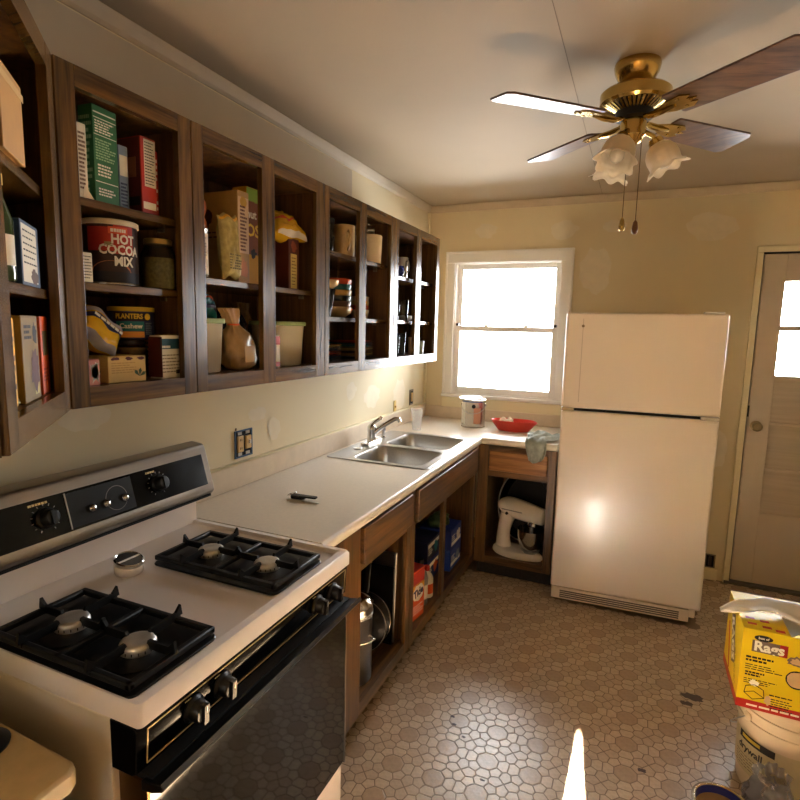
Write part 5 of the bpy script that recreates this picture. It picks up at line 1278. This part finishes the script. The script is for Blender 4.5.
MB().lathe([(.001, .0), (.038, 0), (.040, .012), (.034, .03), (.001, .03)], 24, T(.098, 0, .208)).build('beater_hub', M_chrome, mx, smooth=50)
MB().lathe([(.020, 0), (.022, .012), (.018, .024), (.001, .026)], 20, T(.172, 0, .286) @ RY(R(90))).build('attachment_cap', M_mix, mx, smooth=50)
MB().lathe([(.045, 0), (.052, .012), (.060, .016)], 28, T(.085, 0, .036)).build('bowl_seat', M_steel, mx, smooth=50)
MB().lathe([(.001, .0), (.045, 0), (.050, .006), (.074, .040), (.086, .090), (.088, .135), (.091, .137), (.086, .136), (.082, .090), (.070, .042), (.001, .01)], 40, T(.085, 0, .050), cap=False).build('mixing_bowl', M_chrome, mx, smooth=50)
MB().tube([(.090, 0, .21), (.090, 0, .12)], .008, 8).build('beater_shaft', M_steel, mx)
MB().lathe([(.009, 0), (.009, .012), (.001, .014)], 12, T(-.065, -.047, .268) @ RX(R(90))).build('speed_knob', M_black, mx, smooth=40)
MB().box(-.10, .04, -.0625, -.059, .290, .295, T(0, .001, 0)).build('trim_band', M_satin, mx)
t = thing('roasting_pan', 'black enamel roasting pan standing behind the mixer', 'pan', (.87, 2.33, .1358))
MB(T(0, 0, .25) @ RX(R(78))).grid(lambda u, v: ((.185 if v < .99 else .18) * (.80 + .20 * v) * math.cos(2 * math.pi * u), .24 * (.82 + .18 * v) * math.sin(2 * math.pi * u), .07 * v), 48, 8, closed_u=True).add([(.148 * math.cos(2 * math.pi * k / 48), .1968 * math.sin(2 * math.pi * k / 48), 0) for k in range(48)], [tuple(range(48))]).build('pan_shell', M_pan, t, smooth=50)
MB(T(0, 0, .25) @ RX(R(78))).tube([(.187 * math.cos(2 * math.pi * k / 48), .242 * math.sin(2 * math.pi * k / 48), .07) for k in range(48)], .004, 6, closed=True).build('pan_rim', M_steel, t, smooth=50)

# ------------------------------------------------------------------ bucket, rag box, open can, plastic bag at the right
bk = thing('bucket', 'white plastic pail under the yellow rag box', 'bucket', (2.070, .765, 0.001))
M_pail = mat('pail_plastic', (222, 202, 172), .35, var=.05, vscale=(10, 10, 10))
MB().lathe([(.001, .006), (.128, .006), (.130, 0), (.133, .002), (.143, .245), (.150, .247), (.150, .262), (.145, .264), (.1455, .288), (.152, .290), (.152, .303), (.147, .305), (.1475, .328), (.155, .330), (.156, .340), (.148, .342)], 56, cap=False).build('pail_body', M_pail, bk, smooth=40)
MB().lathe([(.157, .335), (.158, .352), (.154, .360), (.146, .360), (.144, .352), (.001, .350)], 56).build('snap_lid', M_pail, bk, smooth=40)
rb = .1385
MB().lathe([(rb + .0008, .06), (rb + .0052, .205)], 56, cap=False).build('label_wrap', P('pail_label', (206, 190, 150)), bk, smooth=60)
la = -138
panel(face(rb + .005, la, .190), .13, .026, M_ink, bk, bend=rb + .005, t=.0012, name='black_band')
panel(face(rb + .005, la - 6, .192), .07, .012, P('label_yellow', (214, 186, 60)), bk, bend=rb + .005, t=.0022, name='yellow_mark')
text('drywall', .034, M_ink, bk, face(rb + .0035, la - 8, .148), bold=.0009, bend=rb + .004)
print_lines(face(rb + .004, la - 10, .10), .11, .05, 5, P('grey_ink', (120, 106, 90)), bk, bend=rb + .003, fill=.3)
for s_ in (-1, 1): MB().lathe([(.016, 0), (.016, .006), (.007, .012), (.001, .012)], 14, face(.148, -60 + 90 * s_, .275)).build('handle_ear', M_pail, bk, smooth=40)
MB().tube([(.163 * math.cos(R(120 + a)), .163 * math.sin(R(120 + a)), .275 - .16 * math.cos(R(a))) for a in range(-90, 91, 9)], .0022, 6).build('wire_handle', M_steel, bk)

bx = thing('rag_box', 'open yellow cardboard box of white rags on the pail', 'box', (2.085, .735, .3622))
M_boxy = mat('rag_box_yellow', (224, 194, 20), .4, var=.04, vscale=(6, 6, 6)); M_boxr = mat('rag_box_red', (178, 32, 26), .4)
hx, hy, hz = .205, .140, .275
b = MB().box(-hx, hx, -hy, -hy + .003, 0, hz).box(-hx, hx, hy - .003, hy, 0, hz).box(-hx, -hx + .003, -hy + .003, hy - .003, 0, hz).box(hx - .003, hx, -hy + .003, hy - .003, 0, hz).box(-hx + .003, hx - .003, -hy + .003, hy - .003, 0, .003)
b.build('carton_walls', M_boxy, bx)
ff = frame((0, -hy, 0), (1, 0, 0), (0, 0, 1)); fs_ = frame((-hx, 0, 0), (0, -1, 0), (0, 0, 1))
panel(ff, 2 * hx, .030, M_boxr, bx, cy=.015, name='red_band'); panel(fs_, 2 * hy, .030, M_boxr, bx, cy=.015, name='red_band')
print_lines(ff @ T(-.09, .014, .0004), .17, .008, 1, M_inkw, bx, fill=.8, ragged=0)
panel(ff, .098, .040, P('plate_grey', (120, 100, 90)), bx, cx=-.128, cy=.222, name='name_plate'); panel(ff @ T(0, 0, .0004), .022, .040, M_boxr, bx, cx=-.090, cy=.222, name='plate_end')
text('Rags', .046, M_inkw, bx, ff @ T(-.130, .222, .0008), bold=.0016)
blob(ff @ T(-.147, .252, .0008), .052, .021, M_ink, bx, 'oval_badge', 3, rag=.02); text('box of', .011, M_inkw, bx, ff @ T(-.147, .252, .0013), bold=.0003)
for (x, y, w_, h_, rows, sd) in ((-.150, .176, .08, .022, 2, 1), (-.135, .148, .11, .022, 3, 2), (-.158, .124, .06, .018, 2, 3), (-.140, .098, .10, .020, 3, 4), (-.075, .064, .08, .01, 1, 5), (-.075, .035, .07, .04, 5, 6)):
    print_lines(ff @ T(x, y, .0004), w_, h_, rows, M_ink, bx, fill=.62 if rows < 3 and sd != 5 else .4, seed=sd)
blob(ff @ T(-.045, .135, .0006), .066, .062, M_ink, bx, 'picture_ring', 4, rag=.03); blob(ff @ T(-.045, .135, .0011), .058, .054, P('hand_skin', (206, 170, 130)), bx, 'picture_disc', 5, rag=.04)
blob(ff @ T(-.050, .196, .0006), .058, .034, P('plate_grey', (120, 100, 90)), bx, 'picture_patch', 8, rag=.2); blob(ff @ T(-.052, .196, .0011), .036, .022, P('hand_skin', (206, 170, 130)), bx, 'picture_hand', 9, rag=.25)
b = MB(ff); b.tube([(-.185, .055, .001), (-.160, .036, .001), (-.128, .048, .001), (-.132, .075, .001), (-.158, .088, .001), (-.182, .078, .001)], .0012, 4, closed=True).tube([(-.185, .055, .001), (-.158, .065, .001), (-.128, .048, .001)], .001, 4).build('box_drawing', M_ink, bx)
blob(ff @ T(-.160, .094, .0012), .024, .022, M_inkw, bx, 'drawn_rag', 6, rag=.3); blob(ff @ T(-.118, .045, .0012), .02, .034, P('hand_skin', (206, 170, 130)), bx, 'drawn_hand', 7, rag=.25)
fslant = fs_ @ T(0, .165, .0006) @ RZ(R(-68))
panel(fslant, .16, .058, P('plate_grey', (120, 100, 90)), bx, name='name_plate'); text('RAGS', .058, M_inkw, bx, fslant @ T(0, 0, .0005), bold=.002); panel(fs_ @ T(-.06, .11, .0008) @ RZ(R(-68)), .16, .012, M_boxr, bx, name='red_stroke')
print_lines(fs_ @ T(.07, .09, .0004) @ RZ(R(-68)), .14, .03, 3, M_ink, bx, seed=12, fill=.3)
# top flaps: partial panel with red prints, and the torn opening
ft = frame((0, 0, hz), (1, 0, 0), (0, 1, 0))
MB().box(-hx, -.075, -hy, hy, hz - .0005, hz + .0025).box(-.075, hx, hy - .06, hy, hz - .0005, hz + .0025).build('top_flap', M_boxy, bx)
for (x, y) in ((-.175, -.10), (-.135, -.11), (-.175, -.06), (-.135, -.07), (-.10, -.12)): panel(ft @ T(x, y, .0028), .026, .014, M_boxr, bx, name='red_print')
MB(T(.06, -hy + .002, hz) @ RX(R(-35))).box(-.13, .145, -.09, 0, 0, .002).build('front_flap', M_paper, bx)
MB().box(-hx + .004, hx - .004, -hy + .004, hy - .004, .05, .23).build('packed_rags', sheer('rag_white', (250, 245, 236), .3), bx)
rg = MB()
def rag(u, v):
    x = -.262 + .40 * u; y = -.05 + (.03 + .24 * min(1, u * 1.6)) * (v - .5) - .04 * u
    z = hz + .012 + .055 * math.sin(math.pi * min(1, u * 1.15)) * (1 - .5 * abs(v - .4)) + .018 * math.sin(v * 9 + u * 4) * (.3 + u) + .014 * noise.noise(Vector((u * 5, v * 5, 4)))
    if u < .14: z -= .010 * (1 - u / .14)
    return (x, y, max(z, hz + .006))
o_ = rg.grid(rag, 40, 24).build('pulled_rag', sheer('rag_white', (250, 245, 236), .3), bx, smooth=80, solid=.002)
rg = MB().grid(lambda u, v: (-.02 + .20 * u, -.10 + .14 * v, hz - .01 + .07 * math.sin(math.pi * u) * math.sin(math.pi * v) + .02 * noise.noise(Vector((u * 6, v * 6, 9)))), 26, 20)
rg.build('rag_tuft', sheer('rag_white', (250, 245, 236), .3), bx, smooth=80, solid=.002)

oc = thing('open_can', 'open can of tan paint with a blue rim in the bottom corner', 'can', (1.842, .428, 0.001))
MB().lathe([(.001, .004), (.078, .004), (.080, 0), (.082, .003), (.082, .112), (.085, .115), (.085, .120), (.080, .122), (.074, .121), (.072, .112), (.072, .01)], 44, cap=False).build('can_body', mat('blue_tin', (44, 52, 130), .35), oc, smooth=40)
MB().lathe([(.0855, .117), (.0858, .122), (.080, .1235), (.0735, .122)], 44, cap=False).build('steel_rim', M_can, oc, smooth=40)
MB().lathe([(.072, .095), (.001, .097)], 40).build('paint', mat('tan_paint', (196, 158, 108), .35), oc, smooth=40)
pb = thing('plastic_bag', 'crumpled grey plastic bag between the can and pail', 'bag', (1.992, .535, 0.001), R(20))
M_gbag = film('grey_film', (150, 150, 158), .55, .12)
pfn_b = bag_fn(.15, .14, .20, 17, pinch=.82, neck=.55, flare=.6, wr=.24)
MB().grid(pfn_b, 60, 40, closed_u=True).build('film', M_gbag, pb, smooth=80)
